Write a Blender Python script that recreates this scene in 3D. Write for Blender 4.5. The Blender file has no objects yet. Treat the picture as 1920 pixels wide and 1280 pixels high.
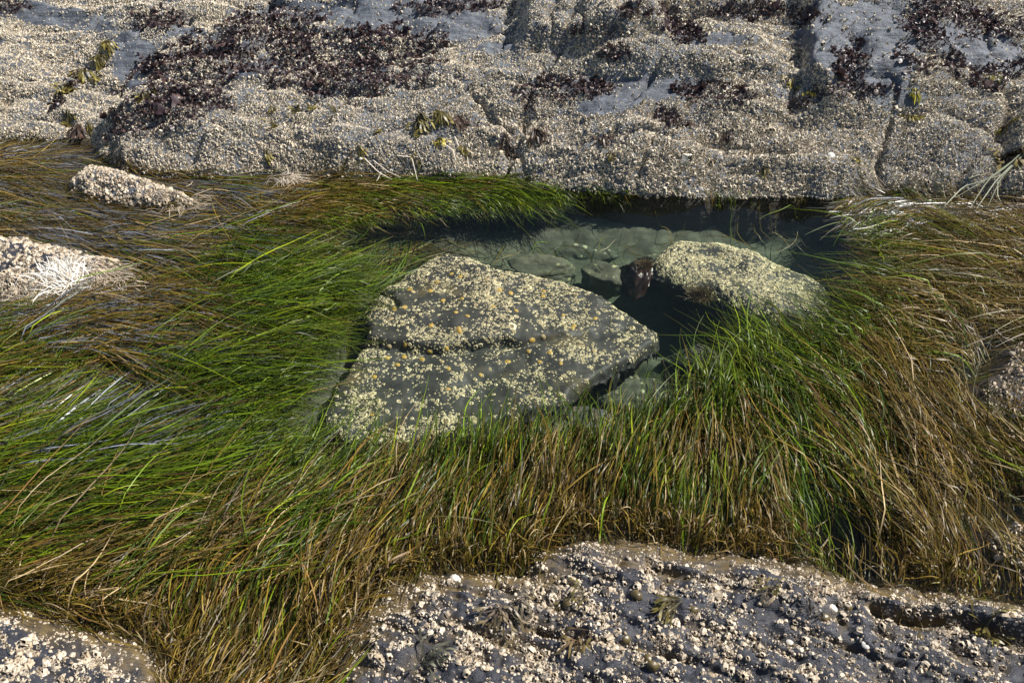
import bpy, math
import numpy as np
from mathutils import Vector

sc = bpy.context.scene
C = bpy.context.collection
rng = np.random.default_rng(11)
R = math.radians

# ------------------------------------------------------------------ camera, sky, sun, exposure
CAM_H, PITCH, LENS = 1.5, 40.0, 28.0
cam_data = bpy.data.cameras.new('camera')
cam_data.lens = LENS
cam_data.sensor_width = 36.0
cam_data.sensor_fit = 'HORIZONTAL'
cam_data.clip_start = 0.02
cam_data.clip_end = 2000
cam = bpy.data.objects.new('camera', cam_data)
C.objects.link(cam)
cam.location = (0, 0, CAM_H)
cam.rotation_euler = (R(90 - PITCH), 0, 0)
sc.camera = cam

SUN_DIR = Vector((0.80, 0.20, 0.95)).normalized()
elev = math.asin(SUN_DIR.z)
world = bpy.data.worlds.new('World')
sc.world = world
world.use_nodes = True
wn = world.node_tree
bg = wn.nodes['Background']
sky = wn.nodes.new('ShaderNodeTexSky')
sky.sky_type = 'NISHITA'
sky.sun_disc = False
sky.sun_elevation = elev
sky.sun_rotation = math.atan2(SUN_DIR.x, SUN_DIR.y)
wn.links.new(sky.outputs[0], bg.inputs[0])
bg.inputs[1].default_value = 0.07
sun_data = bpy.data.lights.new('sun', 'SUN')
sun_data.energy = 4.9
sun_data.angle = R(0.5)
sun_data.color = (1.0, 0.95, 0.88)
sun = bpy.data.objects.new('sun', sun_data)
C.objects.link(sun)
sun.rotation_euler = (-SUN_DIR).to_track_quat('-Z', 'Y').to_euler()
sun.location = (3, 1, 4)

sc.view_settings.view_transform = 'Standard'
sc.view_settings.look = 'None'
sc.view_settings.exposure = 0.55
sc.view_settings.gamma = 1.0
sc.cycles.use_denoising = True
sc.cycles.max_bounces = 8
sc.cycles.diffuse_bounces = 3
sc.cycles.glossy_bounces = 3
sc.cycles.transparent_max_bounces = 24
sc.cycles.volume_bounces = 1
sc.cycles.caustics_reflective = False
sc.cycles.caustics_refractive = False

# ------------------------------------------------------------------ photo pixel <-> place
F = LENS / 36.0 * 1920
cp, sp_ = math.cos(R(PITCH)), math.sin(R(PITCH))


def ray(px, py):
    v = 640.0 - py
    return np.array([px - 960.0, cp * F + sp_ * v, -sp_ * F + cp * v])


def at(px, py, z=0.0):
    d = ray(px, py)
    t = (z - CAM_H) / d[2]
    return d[0] * t, d[1] * t


def proj(x, y, z):
    fz = cp * y - sp_ * (z - CAM_H)
    up = sp_ * y + cp * (z - CAM_H)
    return 960 + F * x / fz, 640 - F * up / fz


def polyw(pts, z=0.0):
    return np.array([at(a, b, z) for a, b in pts])


# ------------------------------------------------------------------ numeric helpers
_perm = np.random.default_rng(3).permutation(256)
_perm = np.concatenate([_perm, _perm, _perm])
_grad = np.random.default_rng(5).normal(size=(256, 3))
_grad /= np.linalg.norm(_grad, axis=1, keepdims=True)


def noise(x, y, z=0.0):
    x, y, z = np.broadcast_arrays(np.asarray(x, float), np.asarray(y, float), np.asarray(z, float))
    xi, yi, zi = np.floor(x), np.floor(y), np.floor(z)
    fx, fy, fz = x - xi, y - yi, z - zi
    xi, yi, zi = xi.astype(int) & 255, yi.astype(int) & 255, zi.astype(int) & 255
    u = fx * fx * fx * (fx * (fx * 6 - 15) + 10)
    v = fy * fy * fy * (fy * (fy * 6 - 15) + 10)
    w = fz * fz * fz * (fz * (fz * 6 - 15) + 10)

    def g(a, b, c):
        h = _perm[_perm[_perm[(xi + a) & 255] + ((yi + b) & 255)] + ((zi + c) & 255)]
        q = _grad[h]
        return q[..., 0] * (fx - a) + q[..., 1] * (fy - b) + q[..., 2] * (fz - c)
    x00 = g(0, 0, 0) * (1 - u) + g(1, 0, 0) * u
    x10 = g(0, 1, 0) * (1 - u) + g(1, 1, 0) * u
    x01 = g(0, 0, 1) * (1 - u) + g(1, 0, 1) * u
    x11 = g(0, 1, 1) * (1 - u) + g(1, 1, 1) * u
    return ((x00 * (1 - v) + x10 * v) * (1 - w) + (x01 * (1 - v) + x11 * v) * w) * 1.6


def fbm(x, y, z=0.0, o=4, gain=0.5):
    s, a, f = 0, 1.0, 1.0
    for i in range(o):
        s = s + a * noise(x * f + 17.3 * i, y * f - 9.1 * i, np.asarray(z) * f + 3.7 * i)
        a *= gain
        f *= 2.03
    return s


def ridged(x, y, z=0.0, o=3):
    s, a, f = 0, 1.0, 1.0
    for i in range(o):
        s = s + a * (1 - np.abs(noise(x * f + 5.3 * i, y * f + 2.1 * i, z)) * 2)
        a *= 0.5
        f *= 2.1
    return s


def sst(a, b, x):
    t = np.clip((x - a) / (b - a), 0, 1)
    return t * t * (3 - 2 * t)


def dist_line(x, y, pts, closed=False):
    d = np.full(np.shape(x), 1e9)
    n = len(pts)
    for i in range(n if closed else n - 1):
        ax, ay = pts[i]
        bx, by = pts[(i + 1) % n]
        ex, ey = bx - ax, by - ay
        t = np.clip(((x - ax) * ex + (y - ay) * ey) / (ex * ex + ey * ey + 1e-12), 0, 1)
        d = np.minimum(d, np.hypot(x - ax - t * ex, y - ay - t * ey))
    return d


def inside(x, y, pts):
    r = np.zeros(np.shape(x), bool)
    n = len(pts)
    for i in range(n):
        ax, ay = pts[i]
        bx, by = pts[(i + 1) % n]
        if ay == by:
            continue
        c = ((ay > y) != (by > y)) & (x < (bx - ax) * (y - ay) / (by - ay) + ax)
        r ^= c
    return r


def sdf(x, y, pts):
    return np.where(inside(x, y, pts), 1, -1) * dist_line(x, y, pts, True)


def ellmask(u, v, ells, wob=0.0):
    """soft union of ellipses (cx, cy, rx, ry, angle)"""
    m = np.full(np.shape(u), -9.0)
    for cx, cy, rx, ry, a in ells:
        ca, sa = math.cos(a), math.sin(a)
        p = ((u - cx) * ca + (v - cy) * sa) / rx
        q = (-(u - cx) * sa + (v - cy) * ca) / ry
        m = np.maximum(m, 1 - np.sqrt(p * p + q * q))
    return m + wob


# ------------------------------------------------------------------ mesh helpers
def mesh_np(name, V, Fa, smooth=True, attrs=None):
    """V (N,3), Fa (M,3 or 4) -> mesh; attrs {name: (N,) or (N,3)}"""
    me = bpy.data.meshes.new(name)
    V = np.ascontiguousarray(V, dtype=np.float32)
    Fa = np.ascontiguousarray(Fa, dtype=np.int32)
    k = Fa.shape[1]
    me.vertices.add(len(V))
    me.vertices.foreach_set('co', V.ravel())
    me.loops.add(Fa.size)
    me.loops.foreach_set('vertex_index', Fa.ravel())
    me.polygons.add(len(Fa))
    me.polygons.foreach_set('loop_start', np.arange(0, Fa.size, k, dtype=np.int32))
    me.update(calc_edges=True)
    me.polygons.foreach_set('use_smooth', np.full(len(Fa), smooth))
    for an, av in (attrs or {}).items():
        av = np.asarray(av, dtype=np.float32)
        if av.ndim == 1:
            a = me.attributes.new(an, 'FLOAT', 'POINT')
            a.data.foreach_set('value', np.ascontiguousarray(av))
        else:
            a = me.attributes.new(an, 'FLOAT_COLOR', 'POINT')
            a.data.foreach_set('color', np.ascontiguousarray(np.concatenate([av, np.ones((len(av), 1), np.float32)], 1)).ravel())
    me.validate()
    return me


def link(name, me, mat=None, parent=None, label=None, cat=None, group=None, kind=None, loc=None):
    o = bpy.data.objects.new(name, me)
    C.objects.link(o)
    if mat is not None and me is not None and not me.materials:
        me.materials.append(mat)
    if parent is not None:
        o.parent = parent
    if loc is not None:
        o.location = loc
    for k, v in (('label', label), ('category', cat), ('group', group), ('kind', kind)):
        if v:
            o[k] = v
    return o


class HF:
    """a height field kept as arrays so that other things can be stood on it"""

    def __init__(s, x0, x1, y0, y1, step, fn):
        s.x0, s.y0, s.st = x0, y0, step
        s.nx, s.ny = int((x1 - x0) / step) + 1, int((y1 - y0) / step) + 1
        s.X, s.Y = np.meshgrid(x0 + np.arange(s.nx) * step, y0 + np.arange(s.ny) * step)
        s.Z = fn(s.X, s.Y)
        gy, gx = np.gradient(s.Z, step)
        n = np.stack([-gx, -gy, np.ones_like(gx)], -1)
        s.N = n / np.linalg.norm(n, axis=-1, keepdims=True)

    def idx(s, x, y):
        i = np.clip((x - s.x0) / s.st, 0, s.nx - 1.001)
        j = np.clip((y - s.y0) / s.st, 0, s.ny - 1.001)
        return i, j

    def z(s, x, y):
        i, j = s.idx(np.asarray(x, float), np.asarray(y, float))
        a, b = i.astype(int), j.astype(int)
        fi, fj = i - a, j - b
        Z = s.Z
        return (Z[b, a] * (1 - fi) + Z[b, a + 1] * fi) * (1 - fj) + (Z[b + 1, a] * (1 - fi) + Z[b + 1, a + 1] * fi) * fj

    def zz(s, x, y, out=-9.0):
        x, y = np.asarray(x, float), np.asarray(y, float)
        ok = (x > s.x0) & (x < s.X[0, -1]) & (y > s.y0) & (y < s.Y[-1, 0])
        return np.where(ok, s.z(x, y), out)

    def n(s, x, y):
        i, j = s.idx(np.asarray(x, float), np.asarray(y, float))
        return s.N[np.round(j).astype(int), np.round(i).astype(int)]

    def mesh(s, name, zmin=-9.0, attrs=None):
        keep = s.Z > zmin
        q = keep[:-1, :-1] | keep[1:, :-1] | keep[:-1, 1:] | keep[1:, 1:]
        b, a = np.nonzero(q)
        i0 = b * s.nx + a
        Fq = np.stack([i0, i0 + 1, i0 + 1 + s.nx, i0 + s.nx], 1)
        used = np.zeros(s.nx * s.ny, bool)
        used[Fq.ravel()] = True
        mp = np.cumsum(used) - 1
        V = np.stack([s.X.ravel(), s.Y.ravel(), s.Z.ravel()], 1)[used]
        at_ = {k: np.asarray(v).reshape(s.nx * s.ny, -1).squeeze()[used] for k, v in (attrs or {}).items()}
        return mesh_np(name, V, mp[Fq], True, at_)

    def hit(s, px, py):
        d = ray(px, py)
        d = d / np.linalg.norm(d)
        t = np.arange(0.8, 7.0, 0.004)
        x, y, z = d[0] * t, d[1] * t, CAM_H + d[2] * t
        below = z < s.zz(x, y)
        k = int(np.argmax(below)) if below.any() else int(np.argmin(np.abs(z)))
        return np.array([x[k], y[k], float(s.zz(x[k], y[k])) if below.any() else 0.0])


def basis(n):
    n = n / np.linalg.norm(n, axis=-1, keepdims=True)
    ref = np.where(np.abs(n[..., 2:3]) < 0.9, np.array([0, 0, 1.0]), np.array([1.0, 0, 0]))
    t = np.cross(ref, n)
    t /= np.linalg.norm(t, axis=-1, keepdims=True)
    return t, np.cross(n, t), n


def stamp(templates, P, N, scale, hscale, tint, spin=None, tilt=0.25):
    """many copies of small template shapes (V, F, hole) merged into arrays"""
    n = len(P)
    N = N + rng.normal(size=(n, 3)) * tilt
    t, b, nn = basis(N)
    a = rng.uniform(0, 6.283, n) if spin is None else spin
    ca, sa = np.cos(a)[:, None], np.sin(a)[:, None]
    t, b = t * ca + b * sa, -t * sa + b * ca
    which = rng.integers(0, len(templates), n)
    VV, FF, HH, TT, off = [], [], [], [], 0
    for k, (V, Fa, H) in enumerate(templates):
        m = which == k
        c = int(m.sum())
        if not c:
            continue
        v = (V[None, :, 0:1] * t[m][:, None] + V[None, :, 1:2] * b[m][:, None]) * scale[m][:, None, None] \
            + V[None, :, 2:3] * nn[m][:, None] * hscale[m][:, None, None] + P[m][:, None]
        VV.append(v.reshape(-1, 3))
        f = Fa[None] + (np.arange(c) * len(V))[:, None, None] + off
        FF.append(f.reshape(-1, 3))
        HH.append(np.tile(H, c))
        TT.append(np.repeat(tint[m], len(V)))
        off += c * len(V)
    return np.concatenate(VV), np.concatenate(FF), np.concatenate(HH), np.concatenate(TT)


def rings_to_mesh(rings, hole, cap=True):
    k = len(rings[0])
    V = np.concatenate(rings)
    Fa = []
    for r in range(len(rings) - 1):
        for i in range(k):
            a, b = r * k + i, r * k + (i + 1) % k
            c, d = a + k, b + k
            Fa += [(a, b, d), (a, d, c)]
    H = np.repeat(hole, k).astype(float)
    if cap:
        V = np.concatenate([V, rings[-1].mean(0, keepdims=True)])
        H = np.append(H, hole[-1])
        o = (len(rings) - 1) * k
        Fa += [(o + i, o + (i + 1) % k, len(V) - 1) for i in range(k)]
    return V, np.array(Fa), H


def barnacle_template(k, r, fine=False):
    a = np.arange(k) / k * 6.283 + r.uniform(-0.1, 0.1, k)
    lob = 1 + r.normal(0, 0.09, k)
    ex = r.uniform(0.85, 1.15)
    off = r.normal(0, 0.10, 2)
    mouth = r.uniform(0.44, 0.70)

    def ring(rad, h, jr=0.04, jh=0.0, o=0.0):
        rr = rad * (lob + r.normal(0, jr, k))
        return np.stack([np.cos(a) * rr * ex + off[0] * o, np.sin(a) * rr / ex + off[1] * o, h + r.normal(0, jh, k)], 1)
    if fine:
        rid = 1 + 0.13 * np.cos(np.arange(k) * math.pi)
        L = [ring(1.0, -0.15), ring(0.97, 0.1, .07), ring(0.80, 0.5, .07, .03, .5), ring(mouth + .08, 0.95, .10, .13, 1),
             ring(mouth - .07, 0.86, .08, .08, 1), ring(mouth * .55, 0.45, .05, .0, 1)]
        for q in (0, 1, 2):
            L[q][:, :2] *= rid[:, None]
        return rings_to_mesh(L, [0, 0, 0, 0, .55, 1])
    if k == 5:
        L = [ring(1.0, -0.15), ring(mouth, 0.85, .1, .12, 1), ring(mouth * .6, 0.5, .05, .0, 1)]
        return rings_to_mesh(L, [0, .1, 1], False)
    L = [ring(1.0, -0.15), ring(0.86, 0.38, .07, .02, .4), ring(mouth, 0.9, .08, .10, 1), ring(mouth * .6, 0.55, .05, .0, 1)]
    return rings_to_mesh(L, [0, 0, .1, 1])


# ------------------------------------------------------------------ materials
def newmat(name):
    m = bpy.data.materials.new(name)
    m.use_nodes = True
    nt = m.node_tree
    p = nt.nodes['Principled BSDF']
    return m, nt, p


def nd(nt, t, **kw):
    n = nt.nodes.new(t)
    for k, v in kw.items():
        setattr(n, k, v)
    return n


def mixc(nt, fac, a, b, blend='MIX'):
    n = nd(nt, 'ShaderNodeMix', data_type='RGBA', blend_type=blend)
    for sock, val in ((n.inputs[0], fac), (n.inputs[6], a), (n.inputs[7], b)):
        if hasattr(val, 'is_linked') or hasattr(val, 'links'):
            nt.links.new(val, sock)
        else:
            sock.default_value = val if not isinstance(val, tuple) else (*val, 1)[:4]
    return n.outputs[2]


def ramp(nt, src, a, b):
    n = nd(nt, 'ShaderNodeMapRange')
    n.clamp = True
    n.inputs[1].default_value = a
    n.inputs[2].default_value = b
    nt.links.new(src, n.inputs[0])
    return n.outputs[0]


def coords(nt, rot=0.0, scale=(1, 1, 1)):
    g = nd(nt, 'ShaderNodeNewGeometry')
    mp = nd(nt, 'ShaderNodeMapping')
    mp.vector_type = 'POINT'
    mp.inputs['Rotation'].default_value = (0, 0, rot)
    mp.inputs['Scale'].default_value = scale
    nt.links.new(g.outputs['Position'], mp.inputs[0])
    return g, mp.outputs[0]


def ntex(nt, vec, scale, det=6, rough=0.6, dist=0.0):
    n = nd(nt, 'ShaderNodeTexNoise')
    n.inputs['Scale'].default_value = scale
    n.inputs['Detail'].default_value = det
    n.inputs['Roughness'].default_value = rough
    n.inputs['Distortion'].default_value = dist
    nt.links.new(vec, n.inputs['Vector'])
    return n.outputs['Fac']


def rock_mat(name, ca, cb, cc, rot=0.0, stretch=(4, 40, 40), bump=0.5, rough=(.35, .7), stain=None, speck=None, bdist=.004):
    m, nt, p = newmat(name)
    g, v = coords(nt)
    g2, vs = coords(nt, rot, stretch)
    big = ntex(nt, v, 5.0, 5)
    mid = ntex(nt, v, 38.0, 8, .68)
    fol = ntex(nt, vs, 1.0, 7, .65, .4)
    col = mixc(nt, ramp(nt, big, .35, .65), ca, cb)
    col = mixc(nt, ramp(nt, fol, .38, .66), col, cc)
    col = mixc(nt, ramp(nt, mid, .50, .78), col, tuple(c * .45 for c in ca))
    if stain:       # (colour, attribute) a film of growth painted by an attribute of the rock
        at_ = nd(nt, 'ShaderNodeAttribute', attribute_name='stain')
        w = nd(nt, 'ShaderNodeMath', operation='MULTIPLY', use_clamp=True)
        nt.links.new(at_.outputs['Fac'], w.inputs[0])
        nt.links.new(ramp(nt, mid, .3, .6), w.inputs[1])
        col = mixc(nt, w.outputs[0], col, stain)
    if speck:
        vo = nd(nt, 'ShaderNodeTexVoronoi')
        vo.inputs['Scale'].default_value = speck[1]
        nt.links.new(v, vo.inputs['Vector'])
        s = ramp(nt, vo.outputs['Distance'], .32, .22)
        w = nd(nt, 'ShaderNodeMath', operation='MULTIPLY')
        nt.links.new(s, w.inputs[0])
        nt.links.new(ramp(nt, ntex(nt, v, 12, 4), .46, .56), w.inputs[1])
        col = mixc(nt, w.outputs[0], col, speck[0])
    nt.links.new(col, p.inputs['Base Color'])
    r = nd(nt, 'ShaderNodeMapRange')
    r.inputs[1].default_value, r.inputs[2].default_value = .3, .7
    r.inputs[3].default_value, r.inputs[4].default_value = rough
    nt.links.new(mid, r.inputs[0])
    nt.links.new(r.outputs[0], p.inputs['Roughness'])
    ad = nd(nt, 'ShaderNodeMath', operation='ADD')
    nt.links.new(fol, ad.inputs[0])
    nt.links.new(mid, ad.inputs[1])
    b = nd(nt, 'ShaderNodeBump')
    b.inputs['Strength'].default_value = bump
    b.inputs['Distance'].default_value = bdist
    nt.links.new(ad.outputs[0], b.inputs['Height'])
    nt.links.new(b.outputs[0], p.inputs['Normal'])
    return m


def shell_mat(name, light, dark, hole, rough=.75):
    m, nt, p = newmat(name)
    t = nd(nt, 'ShaderNodeAttribute', attribute_name='tint')
    h = nd(nt, 'ShaderNodeAttribute', attribute_name='hole')
    g, v = coords(nt)
    n = ntex(nt, v, 160, 4, .6)
    col = mixc(nt, t.outputs['Fac'], dark, light)
    col = mixc(nt, ramp(nt, n, .40, .72), col, tuple(c * .55 for c in dark))
    col = mixc(nt, h.outputs['Fac'], col, hole)
    nt.links.new(col, p.inputs['Base Color'])
    p.inputs['Roughness'].default_value = rough
    b = nd(nt, 'ShaderNodeBump')
    b.inputs['Strength'].default_value = .5
    b.inputs['Distance'].default_value = .002
    nt.links.new(n, b.inputs['Height'])
    nt.links.new(b.outputs[0], p.inputs['Normal'])
    return m


def blade_mat(name, rough=.32, spec=.5, trans=.25, var=True):
    m, nt, p = newmat(name)
    a = nd(nt, 'ShaderNodeAttribute', attribute_name='col')
    nt.links.new(a.outputs['Color'], p.inputs['Base Color'])
    p.inputs['Roughness'].default_value = rough
    p.inputs['Specular IOR Level'].default_value = spec
    tr = nd(nt, 'ShaderNodeBsdfTranslucent')
    nt.links.new(a.outputs['Color'], tr.inputs['Color'])
    mx = nd(nt, 'ShaderNodeMixShader')
    mx.inputs[0].default_value = trans
    nt.links.new(p.outputs[0], mx.inputs[1])
    nt.links.new(tr.outputs[0], mx.inputs[2])
    nt.links.new(mx.outputs[0], nt.nodes['Material Output'].inputs['Surface'])
    return m


def plain_mat(name, col, col2=None, rough=.6, scale=60, bump=.4):
    m, nt, p = newmat(name)
    g, v = coords(nt)
    n = ntex(nt, v, scale, 5, .6)
    nt.links.new(mixc(nt, ramp(nt, n, .35, .65), col, col2 or tuple(c * .6 for c in col)), p.inputs['Base Color'])
    p.inputs['Roughness'].default_value = rough
    b = nd(nt, 'ShaderNodeBump')
    b.inputs['Strength'].default_value = bump
    b.inputs['Distance'].default_value = .002
    nt.links.new(n, b.inputs['Height'])
    nt.links.new(b.outputs[0], p.inputs['Normal'])
    return m


FOL = R(24)
M_far = rock_mat('far_slate', (.120, .138, .165), (.185, .205, .235), (.062, .070, .085), R(8), (7, 75, 60), .9, (.45, .75),
                 stain=(.050, .037, .024), bdist=.011)
M_near = rock_mat('near_slate', (.030, .032, .042), (.060, .064, .082), (.014, .015, .021), FOL, (6, 70, 50), 1.0, (.28, .6),
                  stain=(.17, .115, .035), bdist=.006)
M_boulder = rock_mat('boulder_slate', (.032, .033, .026), (.050, .051, .043), (.018, .019, .016), R(5), (8, 40, 40), .5, (.5, .8),
                     stain=(.10, .080, .038))
M_pool = rock_mat('pool_stone', (.095, .092, .058), (.15, .145, .09), (.045, .045, .032), R(15), (7, 30, 30), .6, (.6, .9),
                  speck=((.50, .46, .24), 30))
M_pool_dark = rock_mat('dark_pool_stone', (.070, .066, .044), (.11, .105, .070), (.035, .035, .026), R(15), (12, 50, 50), .8, (.6, .9), speck=((.45, .42, .28), 40))
M_bed = rock_mat('sea_bed', (.085, .083, .058), (.135, .13, .088), (.045, .043, .032), R(-10), (8, 24, 24), .7, (.7, .95),
                 stain=(.028, .021, .010))
M_barn = shell_mat('barnacle_shell', (.85, .76, .59), (.52, .43, .305), (.022, .018, .015))
M_barn_near = shell_mat('near_barnacle_shell', (.80, .70, .55), (.47, .365, .24), (.03, .022, .016))
M_barn_wet = shell_mat('wet_barnacle_shell', (.95, .86, .56), (.58, .50, .27), (.22, .17, .09))
M_blade = blade_mat('seagrass_blade', .40, .26, .18)
M_wet = blade_mat('wet_seagrass_mat', .34, .75, .08)
M_dry = blade_mat('dry_blade', .55, .3, .2)
M_purple = blade_mat('purple_weed', .38, .5, .12)
M_weed = blade_mat('rockweed_frond', .42, .45, .15)

# ------------------------------------------------------------------ far rock
W = [(-400, 262), (0, 262), (120, 264), (150, 270), (185, 297), (240, 326), (300, 331), (450, 326), (650, 331), (800, 336), (1000, 346),
     (1100, 359), (1300, 369), (1500, 373), (1600, 366), (1750, 362), (1850, 371), (1920, 376), (2300, 380)]
Ww = polyw(W)


def far_base(X, Y):
    y0 = np.interp(X, Ww[:, 0], Ww[:, 1])
    t = Y - y0 + 0.035 * noise(X * 4, Y * 1.5, 3.3) + .012 * noise(X * 15, Y * 5, 1.3)
    up = 0.17 * (1 - np.exp(-np.maximum(t, 0) / 0.16)) + 0.205 * np.maximum(t, 0)
    return np.where(t > 0, up, np.maximum(t * 4.0, -0.7)), t


CLEFT = [(158, 285), (165, 235), (195, 175), (225, 115), (285, 62), (410, 27), (520, -10)]


def far_fn(X, Y):
    z, t = far_base(X, Y)
    U, V = proj(X, Y, np.maximum(z, -.1))
    dry = sst(-.03, .08, t)
    wu = 14 * noise(X * 9, Y * 9, 1.0)
    U2, V2 = U + wu, V + 10 * noise(X * 8, Y * 8, 5.0)
    # rolling surface and foliation
    z = z + dry * (.045 * fbm(X * 2.1, Y * 2.6, 0.5, 3) + .010 * fbm(X * 7, Y * 9, 4.0, 4))
    ca, sa = math.cos(R(-8)), math.sin(R(-8))
    p, q = X * ca + Y * sa, -X * sa + Y * ca
    lay = fbm(p * 1.3, q * 9, 2.2, 3)
    cdiag = np.abs(noise((X * .8 + Y * .9) * 1.1, (Y * .8 - X * .75) * 3.4, 12.0))
    z = z - dry * .032 * sst(.09, .0, cdiag)
    z = z + dry * .029 * (lay - .6 * np.abs(noise(p * 2.2, q * 13, 7.0)))
    z = z - dry * .016 * sst(.72, .97, ridged(p * 2.0, q * 5.5, 9.0, 2) / 1.5)
    # the cleft at the left and the lower shoulder beyond it
    dl = dist_line(U2, V2, CLEFT)
    cl_u = np.interp(V2, [c[1] for c in CLEFT[::-1]], [c[0] for c in CLEFT[::-1]])
    left = sst(18, -18, U2 - cl_u) * sst(310, 270, V)
    z = z - .11 * left * sst(0, .25, t) - .075 * np.exp(-(dl / 12) ** 2)
    # stepped recess in the upper middle: a wall facing the pool
    m = sst(955, 1000, U2) * sst(1262, 1215, U2)
    z = z + .115 * m * sst(112, 98, V2) * sst(-70, 40, V2)
    z = z - m * .03 * np.exp(-((U2 - 1037) / 7) ** 2) * sst(115, 100, V2) - m * .03 * np.exp(-((U2 - 1085) / 6) ** 2) * sst(115, 100, V2)
    m = sst(1080, 1160, U2) * sst(1480, 1400, U2)
    z = z + .050 * m * sst(145, 136, V2) * sst(30, 100, V2)
    m = sst(1170, 1250, U2) * sst(1560, 1500, U2)
    z = z + .05 * m * sst(26, 16, V2) * sst(-90, -20, V2)
    # slab on the right with a wall along its left side
    m = sst(235, 175, V2)
    edge = np.interp(V2, [-60, 80, 150, 200], [1500, 1513, 1508, 1540])
    z = z + .10 * m * sst(-14, 12, U2 - edge) * sst(1900, 1640, U2)
    e2 = np.interp(V2, [80, 110, 180], [1610, 1612, 1605])
    z = z - .03 * np.exp(-((U2 - e2 + 14) / 16) ** 2) * sst(75, 95, V2) * sst(215, 175, V2)
    # cracks
    for pl, w, dpt in (([(850, 150), (905, 185), (960, 240), (948, 300)], 6, .03), ([(1028, 335), (1070, 300), (1130, 262), (1210, 250)], 6, .022),
                       ([(1180, 250), (1300, 250), (1400, 262), (1490, 285)], 7, .022), ([(640, 178), (760, 172), (850, 160)], 5, .018),
                       ([(1640, 250), (1655, 300), (1668, 360)], 7, .02), ([(1888, 180), (1885, 260), (1850, 330), (1840, 372)], 14, .04),
                       ([(970, 250), (985, 310), (978, 345)], 6, .015), ([(1700, 215), (1780, 212), (1880, 235)], 7, .03)):
        z = z - dpt * np.exp(-(dist_line(U2, V2, pl) / w) ** 2)
    z = z + dry * .004 * fbm(X * 30, Y * 36, 2.0, 3)
    return z


far = HF(-3.6, 3.6, 2.3, 5.2, 0.0085, far_fn)
FU, FV = proj(far.X, far.Y, far.Z)
fnz = fbm(far.X * 6, far.Y * 6, 1.7, 4)
PURPLE = [(330, 190, 105, 48, -.25), (415, 112, 130, 42, -.22), (560, 92, 150, 46, .05), (650, 140, 130, 34, -.1), (245, 225, 42, 26, 0),
          (500, 45, 90, 22, -.1), (720, 72, 85, 22, .1), (830, 14, 70, 14, 0), (1045, 165, 62, 26, 0), (1105, 160, 46, 16, 0), (1335, 172, 72, 20, 0),
          (1252, 218, 20, 16, 0), (1595, 125, 24, 42, .1), (1600, 172, 55, 17, 0), (1738, 62, 38, 50, .1), (1825, 42, 85, 24, .25),
          (1855, 142, 48, 20, -.2), (1405, 22, 60, 12, 0), (1235, 20, 60, 10, -.1), (1270, 58, 34, 22, .3), (1505, 30, 26, 14, 0), (1500, 195, 22, 10, 0),
          (1150, 100, 30, 14, 0), (1120, 60, 40, 8, .1), (300, 40, 40, 14, 0), (12, 15, 26, 10, 0), (1790, 118, 26, 14, .3), (120, 175, 40, 10, -.9), (215, 230, 18, 26, 0)]
BARE = [(760, 30, 175, 36, .08), (248, 108, 42, 50, .1), (462, 132, 60, 14, -.25), (600, 22, 110, 18, 0), (1205, 165, 118, 20, 0), (1140, 196, 66, 16, -.1),
        (1635, 85, 85, 92, .05), (1545, 55, 50, 60, 0), (1840, 92, 95, 34, .25), (100, 30, 95, 20, .1), (690, 122, 30, 12, 0), (480, 80, 40, 10, -.2), (1350, 75, 60, 10, 0),
        (640, 175, 40, 8, 0), (930, 90, 40, 9, 0), (1690, 175, 60, 22, .3), (350, 62, 40, 9, 0)]
purple_m = ellmask(FU, FV, PURPLE) + .22 + .70 * fnz + .5 * fbm(far.X * 22, far.Y * 26, 2.7, 3)
bare_m = ellmask(FU, FV, BARE) + .22 + .35 * fbm(far.X * 9, far.Y * 9, 8.8, 3)
dens = 1.05 - 1.02 * sst(-.05, .30, bare_m) - .55 * sst(.0, .35, purple_m)
dens = dens - .50 * sst(.18, .66, fbm(far.X * 8, far.Y * 11, 3.1, 4))
dens = dens * (1 - .50 * sst(230, 60, FV) * sst(-.35, .35, fbm(far.X * 4, far.Y * 7, 6.6, 4)))
dens = np.clip(dens, .03, 1)
stain_far = 4 * sst(.004, -.02, far.Z) + .6 * sst(.0, .3, purple_m)
link('rock_outcrop', far.mesh('rock_outcrop', -.72, {'stain': stain_far}), M_far, label='broad grey slate outcrop crusted with barnacles behind the tide pool',
     cat='rock')

# ------------------------------------------------------------------ low rocks round the pool (height fields from outlines)
NEAR = [(560, 1420), (600, 1290), (640, 1200), (690, 1128), (735, 1088), (800, 1064), (900, 1078), (990, 1075), (1004, 1040), (1090, 1004), (1200, 1012),
        (1300, 1030), (1400, 1042), (1500, 1048), (1590, 1082), (1650, 1094), (1750, 1100), (1850, 1116), (1960, 1128), (2200, 1150)]
near_poly = np.concatenate([polyw(NEAR), [(2.0, .2), (2.0, -.6), (-.9, -.6), (-.6, .3)]])
LEFTL = [(-200, 1110), (0, 1128), (60, 1140), (120, 1162), (200, 1186), (262, 1206), (300, 1245), (318, 1300)]
left_poly = np.concatenate([polyw(LEFTL), [(-.66, .55), (-.6, -.3), (-2.0, -.3), (-2.0, .8)]])
ISLE_A = [(128, 352), (150, 335), (175, 322), (205, 322), (240, 336), (270, 344), (310, 356), (345, 372), (385, 384), (340, 390), (280, 388), (200, 384), (150, 376)]
ISLE_B = [(-260, 470), (-60, 450), (60, 450), (120, 468), (180, 484), (228, 500), (200, 522), (130, 540), (70, 556), (0, 566), (-200, 575)]
RIGHT_A = [(1905, 645), (1885, 690), (1850, 720), (1845, 760), (1835, 790), (1860, 815), (1890, 850), (1960, 880), (2150, 860), (2150, 640)]
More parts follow.
